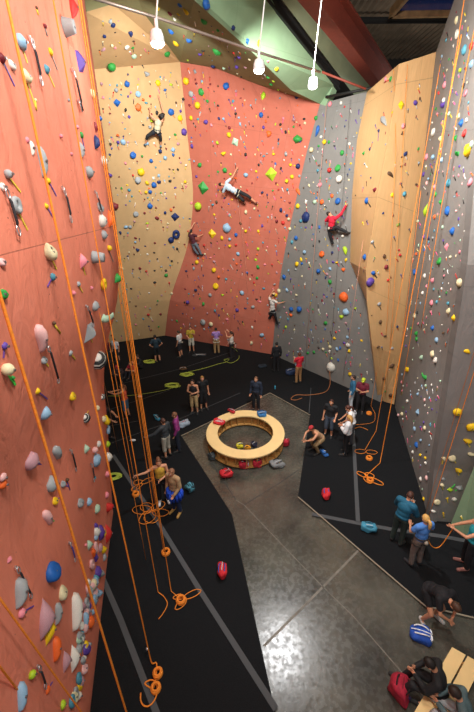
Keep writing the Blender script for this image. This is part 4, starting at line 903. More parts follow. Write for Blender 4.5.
bag((244, 465), .36, .25, .3, .2, 'b51f34', 'left of two crimson bags against the front of the round bench', seed=6, trim='c9c9cc')
bag((257, 464), .34, .25, .3, .1, 'b51f34', 'right of two crimson bags against the front of the round bench', seed=7)
bag((277, 464), .5, .34, .2, .5, '7d7f80', 'crumpled grey bag with a long strap right of the bench', seed=8)
bag((286, 443), .3, .25, .28, 1.2, 'b51f34', 'small crimson bag at the right edge of the round bench', seed=9)
bag((212, 457), .3, .25, .25, -.8, '4a5256', 'dark grey bag at the left front of the round bench', seed=10)
bag((219, 422), .5, .26, .12, -.4, 'd02730', 'bright red harness bag on the left of the bench top', z=RH, strap='e8e8e8', seed=11)
bag((232, 411), .38, .24, .14, -.6, 'b51f2c', 'dark red bag on the far left of the bench top', z=RH, seed=12)
bag((262, 414), .4, .34, .16, .2, '2f6fa8', 'blue bundle on the far right of the bench top', z=RH, seed=13, strap='1e3f66')
bag((238, 420), .24, .2, .2, .2, '34587a', 'small blue bag inside the ring against the bench', seed=14)
bag((240, 446), .28, .24, .22, .3, 'd9cf2a', 'bright yellow bag on the floor inside the ring', seed=15)
bag((247, 448), .22, .2, .16, .1, 'e09a25', 'orange bag between yellow and navy inside the ring', seed=16)
bag((254, 445), .22, .2, .2, .8, '2a2a44', 'navy bag at the right of the pile inside the ring', seed=17)
bag((183, 424), .5, .4, .2, .6, '9aa9b8', 'pale blue and white heap of clothes behind the purple-shirted man', z=MH, seed=18, trim='b03040', cat='clothes', name='clothes_heap')
bag((157, 418), .4, .16, .14, -.9, '3b8aa6', 'small teal roll on the mat left of the pair talking', z=MH, seed=19)
bag((291, 372), .55, .45, .3, .3, '243556', 'dark blue bag pile beside the person in the red shirt', z=MH, seed=20)
bag((190, 488), .3, .26, .3, -.9, '4f93a6', 'teal backpack behind the man in the tan shirt', z=MH, seed=21, trim='30505a', name='backpack')
bag((324, 453), .2, .42, .16, .3, '2a62a8', 'blue bag at the feet of the crouching man', z=MH, seed=22)
bag((262, 366), .5, .3, .1, .2, '1b2836', 'dark coat lying on the mat at the foot of the red wall', z=MH, seed=23, cat='clothes', name='coat')
bag((199, 355), .9, .3, .06, .1, '33383d', 'dark grey cloth lying on the mat behind the yellow shirt', z=MH, seed=24, cat='clothes', name='coat')
bag((183, 369), .4, .26, .16, .2, '5d4228', 'brown bag beside the lime rope pile', z=MH, seed=25)
bag((401, 690), .42, .34, .4, 1.0, 'a81e38', 'crimson backpack on the concrete before the plank bench', seed=26, trim='7c1428', name='backpack')
bag((421, 634), .5, .28, .2, -.35, '1f4fae', 'blue and white backpack lying below the bending person', seed=27, trim='e8ecef', strap='e8ecef', name='backpack')
bag((353, 415), .25, .2, .25, .3, 'c8ccd6', 'white bag held against the hip of the white T-shirt', z=.75, seed=28)
for px, c, lab, g in [((140, 397), 'd9d9d9', 'small white shoe left of the loose lime coil', 0), ((133, 441), 'dadada', 'white card on the mat left of the pair talking', 0), ((258, 384), 'dddddd', 'white shoe on the mat behind the round bench', 0)]:
    f = fl(*px, MH); bm = bmesh.new(); sph(bm, (f.x, f.y, MH+.04), .09, 2, (1.4, .6, .5)); tag(fin('shoe' if 'shoe' in lab else 'chalk_ball', bm, cloth('cloth_'+c, c), smooth=True), lab.replace('card', 'chalk ball'), 'shoe' if 'shoe' in lab else 'chalk ball')
for px, c, lab in [((275, 389), '3b9ab8', 'small teal water bottle on the mat behind the round bench'), ((408, 700), '3a2a5a', 'dark purple water bottle beside the crimson backpack')]:
    f = fl(*px, .05); t = empty('water_bottle', (f.x, f.y, MH if f.y > 6 else 0)); tag(t, lab, 'bottle')
    bm = bmesh.new(); tube(bm, [(0, 0, 0), (0, 0, .01), (0, 0, .17), (0, 0, .2)], [.03, .036, .036, .02], 12); fin('bottle_body', bm, cloth('cloth_'+c, c), t)
    bm = bmesh.new(); tube(bm, [(0, 0, .2), (0, 0, .235)], .02, 10); fin('cap', bm, M_blk, t)
# ------------------------------------------------------------------ people
SKIN = mat('skin', 'c98f6e', .55, var=.04); SKIN2 = mat('skin_pale', 'd8a888', .55, var=.04)
M_eye = mat('eye_white', (.8, .8, .78), .3); M_pup = mat('eye_dark', (.02, .015, .01), .3); M_lip = mat('lips', '9c4a42', .5)
def remesh(bm, vox, name, smooth=2):
    me = bpy.data.meshes.new('t'); bmesh.ops.recalc_face_normals(bm, faces=bm.faces); bm.to_mesh(me); bm.free()
    o = bpy.data.objects.new('t', me); COL.objects.link(o)
    r = o.modifiers.new('r', 'REMESH'); r.mode = 'VOXEL'; r.voxel_size = vox
    s = o.modifiers.new('s', 'SMOOTH'); s.iterations = smooth; s.factor = .5
    dg = bpy.context.evaluated_depsgraph_get(); out = bpy.data.meshes.new_from_object(o.evaluated_get(dg)); out.name = name
    bpy.data.objects.remove(o); bpy.data.meshes.remove(me)
    for p in out.polygons: p.use_smooth = True
    return out
STAND = dict(pel=(0, 0, .95), che=(0, .01, 1.27), nek=(0, 0, 1.47), hed=(0, .03, 1.60),
 shl=(-.18, 0, 1.41), ell=(-.24, -.02, 1.13), wrl=(-.25, .06, .89), shr=(.18, 0, 1.41), elr=(.24, -.02, 1.13), wrr=(.25, .06, .89),
 hil=(-.09, 0, .92), knl=(-.11, .02, .5), anl=(-.12, -.02, .09), tol=(-.15, .14, .03), hir=(.09, 0, .92), knr=(.11, .02, .5), anr=(.12, -.02, .09), tor=(.15, .14, .03))
def person(loc, rz, lab, pose=None, top=('short', '333333'), bot=('long', '222222'), shoe='2a2a2a', hair=('short', '3a2a1c'), skin=SKIN, sc=1.0, grp=None, look=None, harness=None, cap_=None, female=False, rot=None, up=None):
    J = {k: V(v) for k, v in STAND.items()}
    for k, v in (pose or {}).items(): J[k] = V(v)
    t = empty('person', loc, rz); t.scale = (sc,)*3; tag(t, lab, 'person', grp)
    hd = J['hed']; upv = (V(up) if up else (hd-J['nek'])).normalized()
    fwd = V(look).normalized() if look else V((0, 1, 0)); fwd = (fwd-upv*fwd.dot(upv)).normalized(); sd = fwd.cross(upv)
    HMx = Matrix((sd, fwd, upv)).transposed()
    # one continuous body
    bm = bmesh.new(); sw = .92 if female else 1.0
    def limb(chain, rad): 
        for a, b, ra, rb in zip(chain, chain[1:], rad, rad[1:]): cap(bm, a, b, ra, rb, 2)
    spine = (J['che']-J['pel']).normalized(); shx = (J['shr']-J['shl']).normalized(); fr_ = spine.cross(shx) * -1
    TM = Matrix((shx, shx.cross(spine)*-1, spine)).transposed() if abs(shx.dot(spine)) < .6 else Matrix.Identity(3)
    sph(bm, J['che'], 1, 3, (.155*sw, .105, .19), M=TM.to_4x4()); sph(bm, J['pel'], 1, 3, (.15, .11, .13), M=TM.to_4x4()); sph(bm, J['pel'].lerp(J['che'], .5), 1, 3, (.125, .095, .16), M=TM.to_4x4())
    for s in 'lr':
        limb([J['che'].lerp(J['nek'], .7), J['sh'+s]], [.07, .058]); limb([J['sh'+s], J['el'+s], J['wr'+s]], [.055, .04, .027])
        limb([J['hi'+s], J['kn'+s], J['an'+s]], [.088, .058, .038]); limb([J['an'+s], J['to'+s]-(J['to'+s]-J['an'+s])*.15], [.034, .02])
        d = (J['wr'+s]-J['el'+s]).normalized(); cap(bm, J['wr'+s], J['wr'+s]+d*.05, .026, .03, 2)
    limb([J['che'].lerp(J['nek'], .8), hd+upv*-.06], [.06, .052])
    sph(bm, hd, 1, 3, (.075, .092, .112), M=HMx.to_4x4()); sph(bm, hd-upv*.055+fwd*.025, 1, 2, (.055, .06, .055), M=HMx.to_4x4())
    cap(bm, hd+fwd*.085-upv*.0, hd+fwd*.105-upv*.025, .012, .017, 2)
    for s in (-1, 1): sph(bm, hd+sd*s*.078-upv*.01, 1, 2, (.014, .022, .034), M=HMx.to_4x4())
    me = remesh(bm, .014, 'body', 1)
    # fingers, eyes and mouth joined on
    bm = bmesh.new(); bm.from_mesh(me)
    for s, sg in (('l', -1), ('r', 1)):
        w_ = J['wr'+s]; d = (w_-J['el'+s]).normalized(); q = V((0, 1, 0)) if abs(d.y) < .8 else V((0, 0, 1))
        pn = (q-d*q.dot(d)).normalized(); lat = d.cross(pn)
        base = w_+d*.045
        for k, (off, ln) in enumerate(((-.027, .062), (-.009, .074), (.009, .07), (.026, .056))):
            p0 = base+lat*off; tube(bm, [p0, p0+d*(.045), p0+d*(.045+ln*.45)+pn*.008, p0+d*(.045+ln*.75)+pn*.028, p0+d*(.045+ln*.85)+pn*.045], [.0105, .010, .009, .008, .005], 6)
        th = w_+d*.02+lat*(-.026*sg); tube(bm, [th, th+d*.035-lat*.03*sg+pn*.01, th+d*.065-lat*.036*sg+pn*.02], [.012, .011, .007], 6)
    for sgn in (-1, 1):
        e = hd+sd*sgn*.03+fwd*.078+upv*.008
        sph(bm, e, 1, 2, (.014, .010, .009), mi=1, M=HMx.to_4x4()); sph(bm, e+fwd*.008, .0065, 1, mi=2)
    sph(bm, hd+fwd*.082-upv*.06, 1, 1, (.024, .008, .007), mi=3, M=HMx.to_4x4())
    me2 = bpy.data.meshes.new('body'); bm.to_mesh(me2); bm.free(); bpy.data.meshes.remove(me)
    for p in me2.polygons: p.use_smooth = True
    link('body', me2, [skin, M_eye, M_pup, M_lip], t)
    # clothes
    def piece(name, col, fn, vox=.016, lab2=None):
        nonlocal bm
        bm = bmesh.new(); fn(); m2 = remesh(bm, vox, name, 1); link(name, m2, cloth('cloth_'+col, col), t)
    ln, tc = top
    if ln != 'none':
        def f():
            k = .02 if ln != 'coat' else .04
            sph(bm, J['che'], 1, 3, (.155*sw+k, .105+k, .19), M=TM.to_4x4()); sph(bm, J['pel'].lerp(J['che'], .5), 1, 3, (.132+k, .10+k, .17), M=TM.to_4x4()); sph(bm, J['pel']+spine*.05, 1, 3, (.15+k, .11+k, .09), M=TM.to_4x4())
            for s in 'lr':
                if ln == 'tank': cap(bm, J['che'].lerp(J['nek'], .6), J['sh'+s].lerp(J['che'], .25), .06, .05); continue
                cap(bm, J['che'].lerp(J['nek'], .7), J['sh'+s], .08+k*.3, .06+k)
                e = J['sh'+s].lerp(J['el'+s], .6 if ln == 'short' else 1)
                cap(bm, J['sh'+s], e, .058+k, .05+k*.9)
                if ln in ('long', 'coat'): cap(bm, J['el'+s], J['wr'+s], .045+k*.8, .034+k*.7)
        piece('hoodie' if ln == 'coat' else 'shirt', tc, f)
    ln, bc = bot
    def f():
        sph(bm, J['pel'], 1, 3, (.165, .125, .12), M=TM.to_4x4())
        for s in 'lr':
            cap(bm, J['hi'+s], J['kn'+s] if ln != 'brief' else J['hi'+s].lerp(J['kn'+s], .6), .103, .078)
            if ln == 'long': cap(bm, J['kn'+s], J['an'+s]+ (J['kn'+s]-J['an'+s])*.06, .076, .062)
            elif ln == 'half': cap(bm, J['kn'+s], J['kn'+s].lerp(J['an'+s], .3), .078, .075)
    piece('trousers' if ln == 'long' else 'shorts', bc, f)
    for s in 'lr':
        d = (J['to'+s]-J['an'+s]); bm = bmesh.new(); cap(bm, J['an'+s]+V((0, 0, -.01)), J['an'+s]+V((0, 0, -.02))-d*.15, .05, .052); cap(bm, J['an'+s]-d*.15+V((0, 0, -.035)), J['to'+s]+d*.15, .05, .042)
        m2 = remesh(bm, .012, 'shoe', 1); link('shoe', m2, cloth('cloth_'+shoe, shoe), t)
    hk, hc_ = hair
    if hk != 'bald' or cap_:
        bm = bmesh.new(); sph(bm, hd-fwd*.012+upv*.015, 1, 3, (.085, .100, .115), M=HMx.to_4x4())
        cut = [v for v in bm.verts if (v.co-hd).dot(fwd) > .03+.5*max(0, (v.co-hd).dot(upv)-.02) and (v.co-hd).dot(upv) < .085 or (v.co-hd).dot(upv) < -.05]
        bmesh.ops.delete(bm, geom=cut, context='VERTS')
        geo = bmesh.ops.extrude_face_region(bm, geom=bm.faces[:]); bmesh.ops.scale(bm, vec=(.9,)*3, space=Matrix.Translation(-hd), verts=[e for e in geo['geom'] if isinstance(e, bmesh.types.BMVert)])
        if hk == 'tail': tube(bm, catmull([hd-fwd*.09+upv*.03, hd-fwd*.15-upv*.0, hd-fwd*.15-upv*.1, hd-fwd*.12-upv*.2], 3), [.03, .034, .038, .04, .042, .042, .038, .034, .028, .014], 8)
        if hk == 'bun': sph(bm, hd-fwd*.11+upv*.05, .055, 2)
        if hk == 'long':
            for q in (-.06, -.03, 0, .03, .06): tube(bm, [hd-fwd*.06+sd*q+upv*.05, hd-fwd*.095+sd*q*1.2-upv*.06, hd-fwd*.085+sd*q*1.3-upv*.19], [.035, .036, .02], 8)
        fin('hair', bm, mat('hair_'+hc_, hc_, .6, var=.2, vscale=40), t, smooth=True)
    if cap_:
        bm = bmesh.new(); sph(bm, hd+upv*.03-fwd*.005, 1, 3, (.094, .108, .108), M=HMx.to_4x4())
        bmesh.ops.delete(bm, geom=[v for v in bm.verts if (v.co-hd).dot(upv) < .035], context='VERTS')
        g_ = bmesh.ops.extrude_face_region(bm, geom=bm.faces[:]); bmesh.ops.scale(bm, vec=(.93,)*3, space=Matrix.Translation(-hd), verts=[e for e in g_['geom'] if isinstance(e, bmesh.types.BMVert)])
        if cap_[0] == 'cap': sph(bm, hd+fwd*.12+upv*.045, 1, 2, (.06, .06, .01), M=HMx.to_4x4())
        fin('cap' if cap_[0] == 'cap' else 'helmet', bm, cloth('cloth_'+cap_[1], cap_[1]), t, smooth=True)
    if harness:
        bm = bmesh.new(); c = J['pel']+spine*.09
        tube(bm, [c+TM@V((.178*math.cos(a), .14*math.sin(a), 0)) for a in [2*math.pi*i/16 for i in range(16)]], .02, 6, closed=True)
        for s in 'lr':
            ax = (J['kn'+s]-J['hi'+s]).normalized(); u = ax.orthogonal().normalized(); w2 = ax.cross(u); c2 = J['hi'+s]+ax*.1
            tube(bm, [c2+u*.112*math.cos(a)+w2*.112*math.sin(a) for a in [2*math.pi*i/12 for i in range(12)]], .016, 6, closed=True)
        hn = fin('harness', bm, cloth('cloth_'+harness, harness), t)
        bm = bmesh.new(); sph(bm, c-TM@V((0, .17, .05)), 1, 2, (.05, .04, .06)); fin('chalk_bag', bm, cloth('cloth_b8b0a0', 'b8b0a0'), hn, smooth=True)
    return t
def deg(a): return R_(a)
def at(px, py, z=MH): return fl(px, py, z)
# poses
UPARMS = dict(ell=(-.24, .16, 1.42), wrl=(-.12, .3, 1.62), elr=(.26, .16, 1.42), wrr=(.2, .32, 1.6))
FOLD = dict(ell=(-.25, .05, 1.14), wrl=(-.06, .22, 1.14), elr=(.25, .05, 1.14), wrr=(.08, .2, 1.18))
HIPS = dict(ell=(-.36, -.06, 1.16), wrl=(-.2, .06, .99), elr=(.36, -.06, 1.16), wrr=(.2, .06, .99))
BELAY = dict(ell=(-.25, .08, 1.2), wrl=(-.12, .28, 1.32), elr=(.24, .06, 1.12), wrr=(.12, .26, 1.05))
REACHL = dict(ell=(-.38, .12, 1.32), wrl=(-.58, .28, 1.42), elr=(.24, .06, 1.13), wrr=(.06, .25, 1.12))
PEOPLE = []
def P(px, py, rz, lab, **k):
    PEOPLE.append(person(at(px, py), deg(rz), lab, **k))
P(118, 361, 170, 'person in white shirt standing before the tan wall behind orange ropes', top=('short', 'c8c8cc'), bot=('short', '2b2b30'), sc=.85)
P(109, 362, 190, 'small person in dark red top half hidden beside the left wall', top=('short', '6a2028'), bot=('long', '1c1c20'), sc=.85)
P(158, 362, 20, 'person in dark teal shirt and black shorts facing the tan wall', top=('short', '1e3440'), bot=('short', '15181c'), hair=('short', '1c1410'), pose=HIPS)
SIT = dict(pel=(0, 0, .12), che=(0, .05, .44), nek=(0, .08, .62), hed=(0, .12, .76), shl=(-.18, .06, .57), shr=(.18, .06, .57), hil=(-.09, .02, .12), hir=(.09, .02, .12), knl=(-.16, .36, .4), knr=(.16, .36, .4), anl=(-.14, .5, .08), anr=(.14, .5, .08), tol=(-.15, .66, .04), tor=(.15, .66, .04), ell=(-.26, .2, .4), elr=(.26, .2, .4), wrl=(-.12, .36, .46), wrr=(.12, .36, .46))
P(134, 375, 150, 'person in red top sitting on the back mat behind the ropes', pose=SIT, top=('short', 'b02838'), bot=('long', '22242c'))
P(119, 379, 200, 'person in dark clothes sitting left of the red-topped one', pose=SIT, top=('long', '2a2026'), bot=('long', '1c1c22'), cap_=('cap', 'a02832'))
P(141, 368, 130, 'person in black sitting at the right of the seated group', pose=SIT, top=('long', '1a1d24'), bot=('long', '15161c'))
P(128, 418, 80, 'person in orange top and blue shorts reaching towards the left wall', pose=dict(elr=(.2, .28, 1.3), wrr=(.12, .52, 1.26), ell=(-.2, .28, 1.3), wrl=(-.1, .54, 1.3)), top=('tank', 'd8603c'), bot=('short', '4a6a86'), hair=('tail', '7a4a2c'), female=True)
P(109, 440, 250, 'person in black with bare arm out, mostly hidden by the left wall', pose=dict(elr=(.2, .28, 1.25), wrr=(.12, .52, 1.1), ell=(-.2, .28, 1.25), wrl=(-.1, .5, 1.2)), top=('short', '17171b'), bot=('long', '191920'))
P(181, 357, 70, 'person in white T-shirt and dark shorts facing left at the back', top=('short', 'cfd2d2'), bot=('short', '26262c'), harness='1a1a1a')
P(192, 352, 185, 'person in yellow shirt and pale shorts standing at the red wall', top=('short', 'a89028'), bot=('short', 'b8b6a8'), pose=BELAY)
P(217, 354, 10, 'person in lilac shirt and khaki trousers facing the red wall', top=('short', '9a78b8'), bot=('long', '9a7c54'), pose=BELAY, harness='d8d0c0', hair=('short', '17120f'))
P(232, 358, 60, 'belayer in white vest and black trousers with arms raised to the rope', top=('tank', 'd8d0c8'), bot=('long', '1b1a20'), pose=UPARMS, harness='302020', hair=('tail', '3a2218'), female=True)
P(276, 371, 10, 'person in black standing under the helmeted climber', top=('long', '14161c'), bot=('long', '14141a'), hair=('short', '15110f'))
P(298, 383, 25, 'person in red shirt and khaki trousers at the grey wall', top=('short', 'c81e34'), bot=('long', '96714a'), pose=BELAY, hair=('short', '5a3020'))
P(350, 409, 80, 'person in blue jacket and white trousers by the grey wall', top=('long', '2c6486'), bot=('long', 'c4ccd2'), hair=('short', '2a1a14'))
P(359, 412, 150, 'person in maroon shirt with lime cap near the tower foot', top=('short', '6c1e30'), bot=('long', '1c1a1e'), cap_=('cap', 'b4c82e'), pose=FOLD)
P(328, 436, 150, 'person in black T-shirt and grey-blue shorts behind the crouching man', top=('short', '14161a'), bot=('half', '4a5666'), hair=('short', '3c1c14'), pose=dict(wrl=(-.24, .2, 1.0)))
CR = dict(pel=(0, -.22, .62), che=(0, .02, .86), nek=(0, .16, 1.02), hed=(0, .24, 1.14), shl=(-.18, .1, .96), shr=(.18, .1, .96), hil=(-.1, -.2, .6), hir=(.1, -.2, .6), knl=(-.16, .12, .46), knr=(.16, .12, .46), anl=(-.15, -.05, .09), anr=(.15, -.05, .09), tol=(-.17, .12, .03), tor=(.17, .12, .03), ell=(-.24, .3, .82), elr=(.24, .3, .82), wrl=(-.1, .46, .72), wrr=(.1, .46, .72))
P(315, 452, 110, 'man in pale vest and red headscarf crouching, khaki trousers', pose=CR, top=('tank', 'b08a68'), bot=('long', '8a7452'), cap_=('helmet', 'b02a30'), skin=SKIN)
P(350, 443, 75, 'person in white T-shirt leaning left with dark trousers', top=('short', 'e6e6e6'), bot=('long', '34363c'), hair=('tail', '4a2216'), pose=dict(che=(0, .08, 1.26), nek=(0, .17, 1.44), hed=(0, .24, 1.56), shl=(-.18, .14, 1.38), shr=(.18, .14, 1.38), ell=(-.24, .28, 1.15), wrl=(-.16, .42, .98), elr=(.24, .24, 1.14), wrr=(.18, .4, .98)), female=True)
P(345, 454, 60, 'blonde person in white hoodie and black trousers, arms folded', top=('coat', 'd2d4d6'), bot=('long', '17171b'), hair=('long', 'b88c4e'), pose=FOLD, female=True)
P(256, 410, 160, 'person in navy top standing behind the round bench', top=('long', '1c2638'), bot=('long', '14161c'), hair=('short', '6a4a34'))
P(195, 413, 170, 'person in black vest and khaki shorts on the back mat', top=('tank', '1a181c'), bot=('half', 'b09468'), hair=('short', '2a1812'), pose=FOLD)
P(204, 409, 200, 'blond person in black with bare legs beside the khaki shorts', top=('short', '15161a'), bot=('half', '18181c'), hair=('short', 'a07a3c'))
P(168, 457, 60, 'person in dark grey top and camouflage shorts seen from behind', top=('long', '34383c'), bot=('half', 'a8a294'), pose=dict(ell=(-.36, .16, 1.22), wrl=(-.5, .36, 1.14)), hair=('short', '4a2c22'))
P(179, 450, 95, 'man in magenta shirt and dark jeans', top=('long', '8a2f74'), bot=('long', '1a2030'), hair=('short', '7a5238'))
P(164, 501, 195, 'woman in yellow tank top and black trousers reaching for a rope', top=('tank', 'c8a23c'), bot=('long', '15151a'), shoe='d8d8da', pose=dict(elr=(.42, .1, 1.36), wrr=(.64, .2, 1.42), ell=(-.24, .08, 1.14), wrl=(-.02, .24, 1.12)), hair=('bun', '6a4228'), female=True, harness='26262a')
P(177, 512, 150, 'man in tan shirt with blue jacket around his waist', top=('long', 'a88a66'), bot=('long', '1c2c50'), shoe='b08848', hair=('short', '8a6046'), pose=dict(ell=(-.24, .02, 1.14), wrl=(-.18, .2, .98)))
P(396, 542, -50, 'person in teal hooded jacket holding a phone', top=('coat', '155a76'), bot=('long', '2c3a36'), hair=('short', '4a2a1e'), pose=dict(che=(0, .06, 1.26), nek=(0, .14, 1.45), hed=(0, .22, 1.56), shl=(-.18, .1, 1.39), shr=(.18, .1, 1.39), ell=(-.26, .2, 1.12), wrl=(-.06, .42, 1.16), elr=(.26, .2, 1.12), wrr=(.08, .42, 1.16)), look=(0, .8, -.6), up=(0, .6, .8))
P(414, 564, 12, 'blonde belayer in blue T-shirt and grey trousers seen from behind', top=('short', '4f86d2'), bot=('long', '6e625c'), shoe='1e1e22', hair=('tail', 'd2a55c'), female=True, pose=dict(ell=(-.27, .1, 1.16), wrl=(-.14, .28, 1.14), elr=(.3, .04, 1.16), wrr=(.2, .22, 1.02)), harness='3a3430')
P(463, 566, 75, 'woman in turquoise vest and black trousers at the right edge', top=('tank', '1f8f9c'), bot=('long', '15151a'), hair=('tail', '8a4a2c'), female=True, shoe='8a5a52', pose=dict(ell=(-.25, .28, 1.28), wrl=(-.1, .5, 1.32), elr=(.22, .28, 1.2), wrr=(.1, .5, 1.22)))
BEND = dict(pel=(0, -.24, .86), che=(0, .02, 1.08), nek=(0, .2, 1.14), hed=(0, .34, 1.12), shl=(-.18, .12, 1.12), shr=(.18, .12, 1.12), hil=(-.1, -.22, .84), hir=(.1, -.22, .84), knl=(-.17, .06, .5), knr=(.17, .06, .5), anl=(-.18, -.08, .09), anr=(.18, -.08, .09), tol=(-.24, .1, .03), tor=(.24, .1, .03), ell=(-.25, .26, .88), elr=(.25, .26, .88), wrl=(-.06, .34, .7), wrr=(.06, .34, .7))
PEOPLE.append(person(fl(430, 622, 0), deg(-160), 'person in black T-shirt and shorts bending forward above the blue backpack', pose=BEND, top=('short', '15151a'), bot=('brief', '18181c'), shoe='b8b8b4', hair=('short', '4a3020'), look=(0, .3, -1), up=(0, 1, .25)))
SB = dict(pel=(0, 0, .56), che=(0, .1, .86), nek=(0, .2, 1.03), hed=(0, .3, 1.14), shl=(-.18, .14, .98), shr=(.18, .14, .98), hil=(-.09, .04, .55), hir=(.09, .04, .55), knl=(-.13, .46, .52), knr=(.13, .46, .52), anl=(-.12, .6, .1), anr=(.12, .6, .1), tol=(-.13, .78, .03), tor=(.13, .78, .03), ell=(-.25, .28, .76), elr=(.25, .28, .76), wrl=(-.08, .46, .74), wrr=(.08, .46, .74))
b_ = fl(441, 692, .5); PEOPLE.append(person((b_.x, b_.y, 0), deg(62), 'person in black seated on the plank bench looking down at their hands', pose=SB, top=('long', '1a1b1e'), bot=('long', '1c1e22'), hair=('short', '1c1410'), look=(0, .7, -.8), up=(0, .8, .6)))
b_ = fl(466, 722, .5); PEOPLE.append(person((b_.x, b_.y, 0), deg(62), 'person in grey-teal top seated nearest the corner of the picture', pose=SB, top=('long', '51666a'), bot=('long', 'a8adb0'), hair=('short', '2a1c14')))
# blue jacket tied at the waist
c = at(177, 512); t = empty('tied_jacket', (c.x, c.y, .0), deg(150)); tag(t, 'bright blue jacket hanging from the waist of the man in tan', 'jacket')
bm = bmesh.new()
for k in range(14):
    a = math.pi*(.0+k/13*2); tube(bm, [(.19*math.cos(a), .15*math.sin(a), 1.03), (.24*math.cos(a), .2*math.sin(a), .85), (.23*math.cos(a+.1), .2*math.sin(a+.1), .68)], [.03, .05, .04], 8)
fin('jacket_body', bm, cloth('cloth_1c4fd0', '1c4fd0'), t, smooth=True)
bm = bmesh.new(); tube(bm, catmull([(-.2, .1, 1.0), (-.08, .2, .98), (.06, .21, .98), (.2, .1, 1.0)], 4), .03, 8); tube(bm, [(-.02, .22, .97), (-.06, .25, .8), (-.05, .25, .66)], [.03, .035, .025], 8); fin('sleeve', bm, cloth('cloth_1c4fd0', '1c4fd0'), t, smooth=True)
# phone in the hands of the person in teal
c = at(396, 542); t = empty('phone', (c.x, c.y, 0), deg(-50)); tag(t, 'white phone held by the person in the teal jacket', 'phone')
bm = bmesh.new(); box(bm, 0, .52, 1.2, .09, .15, .012); pc = fin('phone_case', bm, mat('pale_plastic', 'd8d4d8', .3), t)
bm = bmesh.new(); box(bm, 0, .52, 1.2075, .075, .13, .004); fin('screen', bm, mat('phone_screen', (.02, .02, .03), .1), pc)
# climbers: joints placed against the wall they hang on
def climber(J, lab, dz=.28, **k):
    """J: joint -> (x, y, distance from the wall)"""
    W3 = {}
    for n_, v in J.items():
        q = hit(v[0], v[1]) or hit(v[0]-1.5, v[1]) or hit(v[0]+1.5, v[1]); W3[n_] = q[0]+q[1]*v[2]; nrm = q[1]
    base = W3['pel'].copy(); m = {n_: w-base for n_, w in W3.items()}
    rz = math.atan2(-(-nrm.x), -nrm.y) if False else math.atan2(nrm.x, -nrm.y)
    Ri = Matrix.Rotation(-rz, 3, 'Z'); J2 = {n_: Ri @ v for n_, v in m.items()}
    sp = (J2['nek']-J2['pel']); sx = V((1, 0, 0)) - sp.normalized()*sp.normalized().x; sx.normalize()
    J2['che'] = J2['pel'].lerp(J2['nek'], .66)+V((0, 0, 0))
    for s, sg in (('l', -1), ('r', 1)):
        J2['sh'+s] = J2['nek']-sp.normalized()*.06+sx*.17*sg
        J2['hi'+s] = J2['pel']+sx*.09*sg
        if 'el'+s not in J2: J2['el'+s] = (J2['sh'+s]+J2['wr'+s])/2+V((sg*.1, -.08, -.06))
        if 'kn'+s not in J2: J2['kn'+s] = (J2['hi'+s]+J2['an'+s])/2+V((sg*.14, -.02, .08))
        J2['to'+s] = J2['an'+s]+V((sg*.04, .13, -.03))
    J2['hed'] = J2['nek']+sp.normalized()*.12 if 'hed' not in J2 else J2['hed']
    return person(base, rz, lab, pose=J2, **k)
climber(dict(pel=(155, 129, .35), nek=(156, 116, .42), hed=(159.5, 112.5, .45), wrl=(149, 109, .1), wrr=(158.5, 98, .1), knl=(146, 134, .3), anl=(145, 143, .15), knr=(159, 136, .32), anr=(160, 145, .15)),
        'climber in black shorts high on the tan wall with long dark hair', top=('tank', 'c8c0a0'), bot=('half', '15161a'), hair=('long', '17110f'), harness='1c2c40', female=True, shoe='5a7a90')
climber(dict(pel=(241, 191.5, .4), nek=(229, 183.5, .45), hed=(225.5, 183, .48), wrl=(226, 196, .12), wrr=(237.5, 169, .1), knl=(246, 199, .35), anl=(246, 202, .15), knr=(251, 195, .35), anr=(257, 202, .15)),
        'climber in pale shirt stretched sideways across the red wall', top=('short', 'bcd0de'), bot=('half', '17171c'), hair=('short', '120e0d'), harness='c8c0a0', shoe='7a4a3a')
climber(dict(pel=(336, 228, .35), nek=(338.5, 216, .42), hed=(335, 213.5, .42), wrl=(331, 221, .15), wrr=(347, 206, .1), knl=(334, 235, .28), anl=(334, 242, .15), knr=(342, 227, .35), anr=(349, 232, .15)),
        'climber in red shirt on the grey wall left of the tower', top=('long', 'd01c38'), bot=('long', '17181d'), hair=('short', '1a1210'), harness='2a2a2a')
climber(dict(pel=(277, 309, .35), nek=(277.5, 298, .42), hed=(279, 293.5, .42), wrl=(273.5, 291, .12), wrr=(284, 302, .12), knl=(273, 313, .3), anl=(270, 317, .15), knr=(279, 315, .3), anr=(279, 322, .15)),
        'climber in white shirt and pale helmet low on the corner of the walls', top=('short', 'cfcac4'), bot=('long', '15161b'), cap_=('helmet', 'd8b98a'), harness='9a9a9a')
climber(dict(pel=(197.5, 243, .35), nek=(195.5, 233.5, .42), hed=(195.3, 230.5, .42), wrl=(194.5, 224, .1), wrr=(202.5, 235, .12), knl=(197, 249, .28), anl=(199.5, 254, .15), knr=(201, 247, .3), anr=(202.5, 254, .15)),
        'climber in maroon shirt and grey trousers at the left edge of the red wall', top=('short', '4a1a26'), bot=('long', '5c6670'), hair=('short', '15100e'))
# orange slack rope held between the blonde belayer and the woman at the edge
w1_ = at(414, 564)+V((.2, .25, 1.0)); w2_ = at(463, 566)+V((-.45, .15, 1.25)); mid_ = (w1_+w2_)/2+V((0, -.1, -.55))
rope(catmull([w1_, mid_+V((-.15, 0, .05)), mid_+V((.1, 0, 0)), w2_], 6), .014, M_rope, 'slack orange rope between the blonde belayer and the turquoise vest', None)
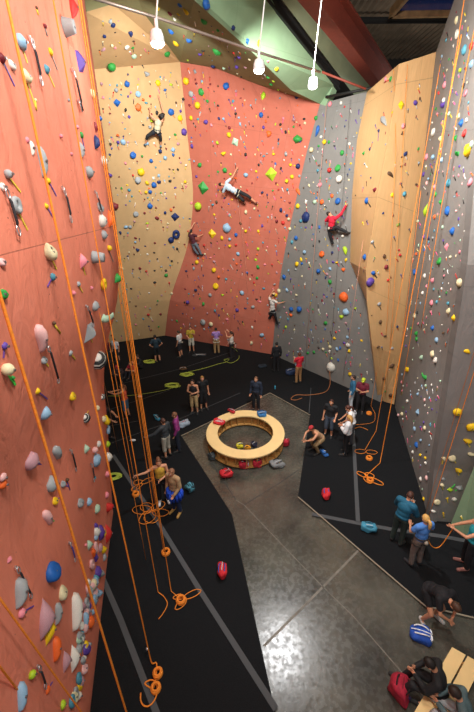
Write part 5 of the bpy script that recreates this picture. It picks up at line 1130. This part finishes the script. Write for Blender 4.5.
# ------------------------------------------------------------------ light
def area(name, loc, tgt, size, power, col=(1, .97, .92), spread=180):
    l = bpy.data.lights.new(name, 'AREA'); l.shape = 'DISK'; l.size = size; l.energy = power; l.color = col; l.spread = R_(spread)
    o = bpy.data.objects.new(name, l); COL.objects.link(o); o.location = loc
    o.rotation_euler = (V(tgt)-V(loc)).to_track_quat('-Z', 'Y').to_euler(); return o
def point(name, loc, power, r=.35, col=(1, .97, .92)):
    l = bpy.data.lights.new(name, 'POINT'); l.energy = power; l.shadow_soft_size = r; l.color = col
    o = bpy.data.objects.new(name, l); COL.objects.link(o); o.location = loc; return o
point('high_bay_lamp', (.9, 1.2, 13.0), 1300)  # unseen overhead light, set to brighten the top of the left wall
point('high_bay_lamp', (2.6, 4.0, 14.0), 450)  # unseen overhead light for the tower and right wall
area('high_bay_lamp', (-1.8, 13.0, 13.0), (-4.5, 20, 10.5), .7, 270, spread=120)  # added light without a fixture, aimed at the upper tan wall
area('high_bay_lamp', (.8, 12.0, 12.6), (3, 19, 9), .7, 210, spread=120)  # added, no fixture: lifts the upper red and grey back walls
area('high_bay_lamp', (1.5, 8.0, 12.4), (7, 13, 6), .8, 230, spread=110)  # unseen light added to brighten the tower and right wall
point('high_bay_lamp', (9, 19.5, 12.2), 120, .1)  # added light hidden behind the climbing walls to brighten the roof
for c, p_, sz in zip(LC, (50, 50, 1300), (0, 0, 72)):
    if sz:
        l = bpy.data.lights.new('hanging_lamp_bulb', 'SPOT'); l.energy = p_; l.spot_size = R_(sz); l.spot_blend = .6; l.shadow_soft_size = .1
        o = bpy.data.objects.new('hanging_lamp_bulb', l); COL.objects.link(o); o.location = c+V((0, 0, -.22))
    else: point('hanging_lamp_bulb', c+V((0, 0, -.22)), p_, .04)
w = bpy.data.worlds.new('w'); S.world = w; w.use_nodes = True
w.node_tree.nodes['Background'].inputs[0].default_value = (.9, .95, 1, 1); w.node_tree.nodes['Background'].inputs[1].default_value = .25
S.view_settings.view_transform = 'Standard'; S.view_settings.look = 'None'; S.view_settings.gamma = 1; S.view_settings.exposure = .6
S.view_settings.use_curve_mapping = False
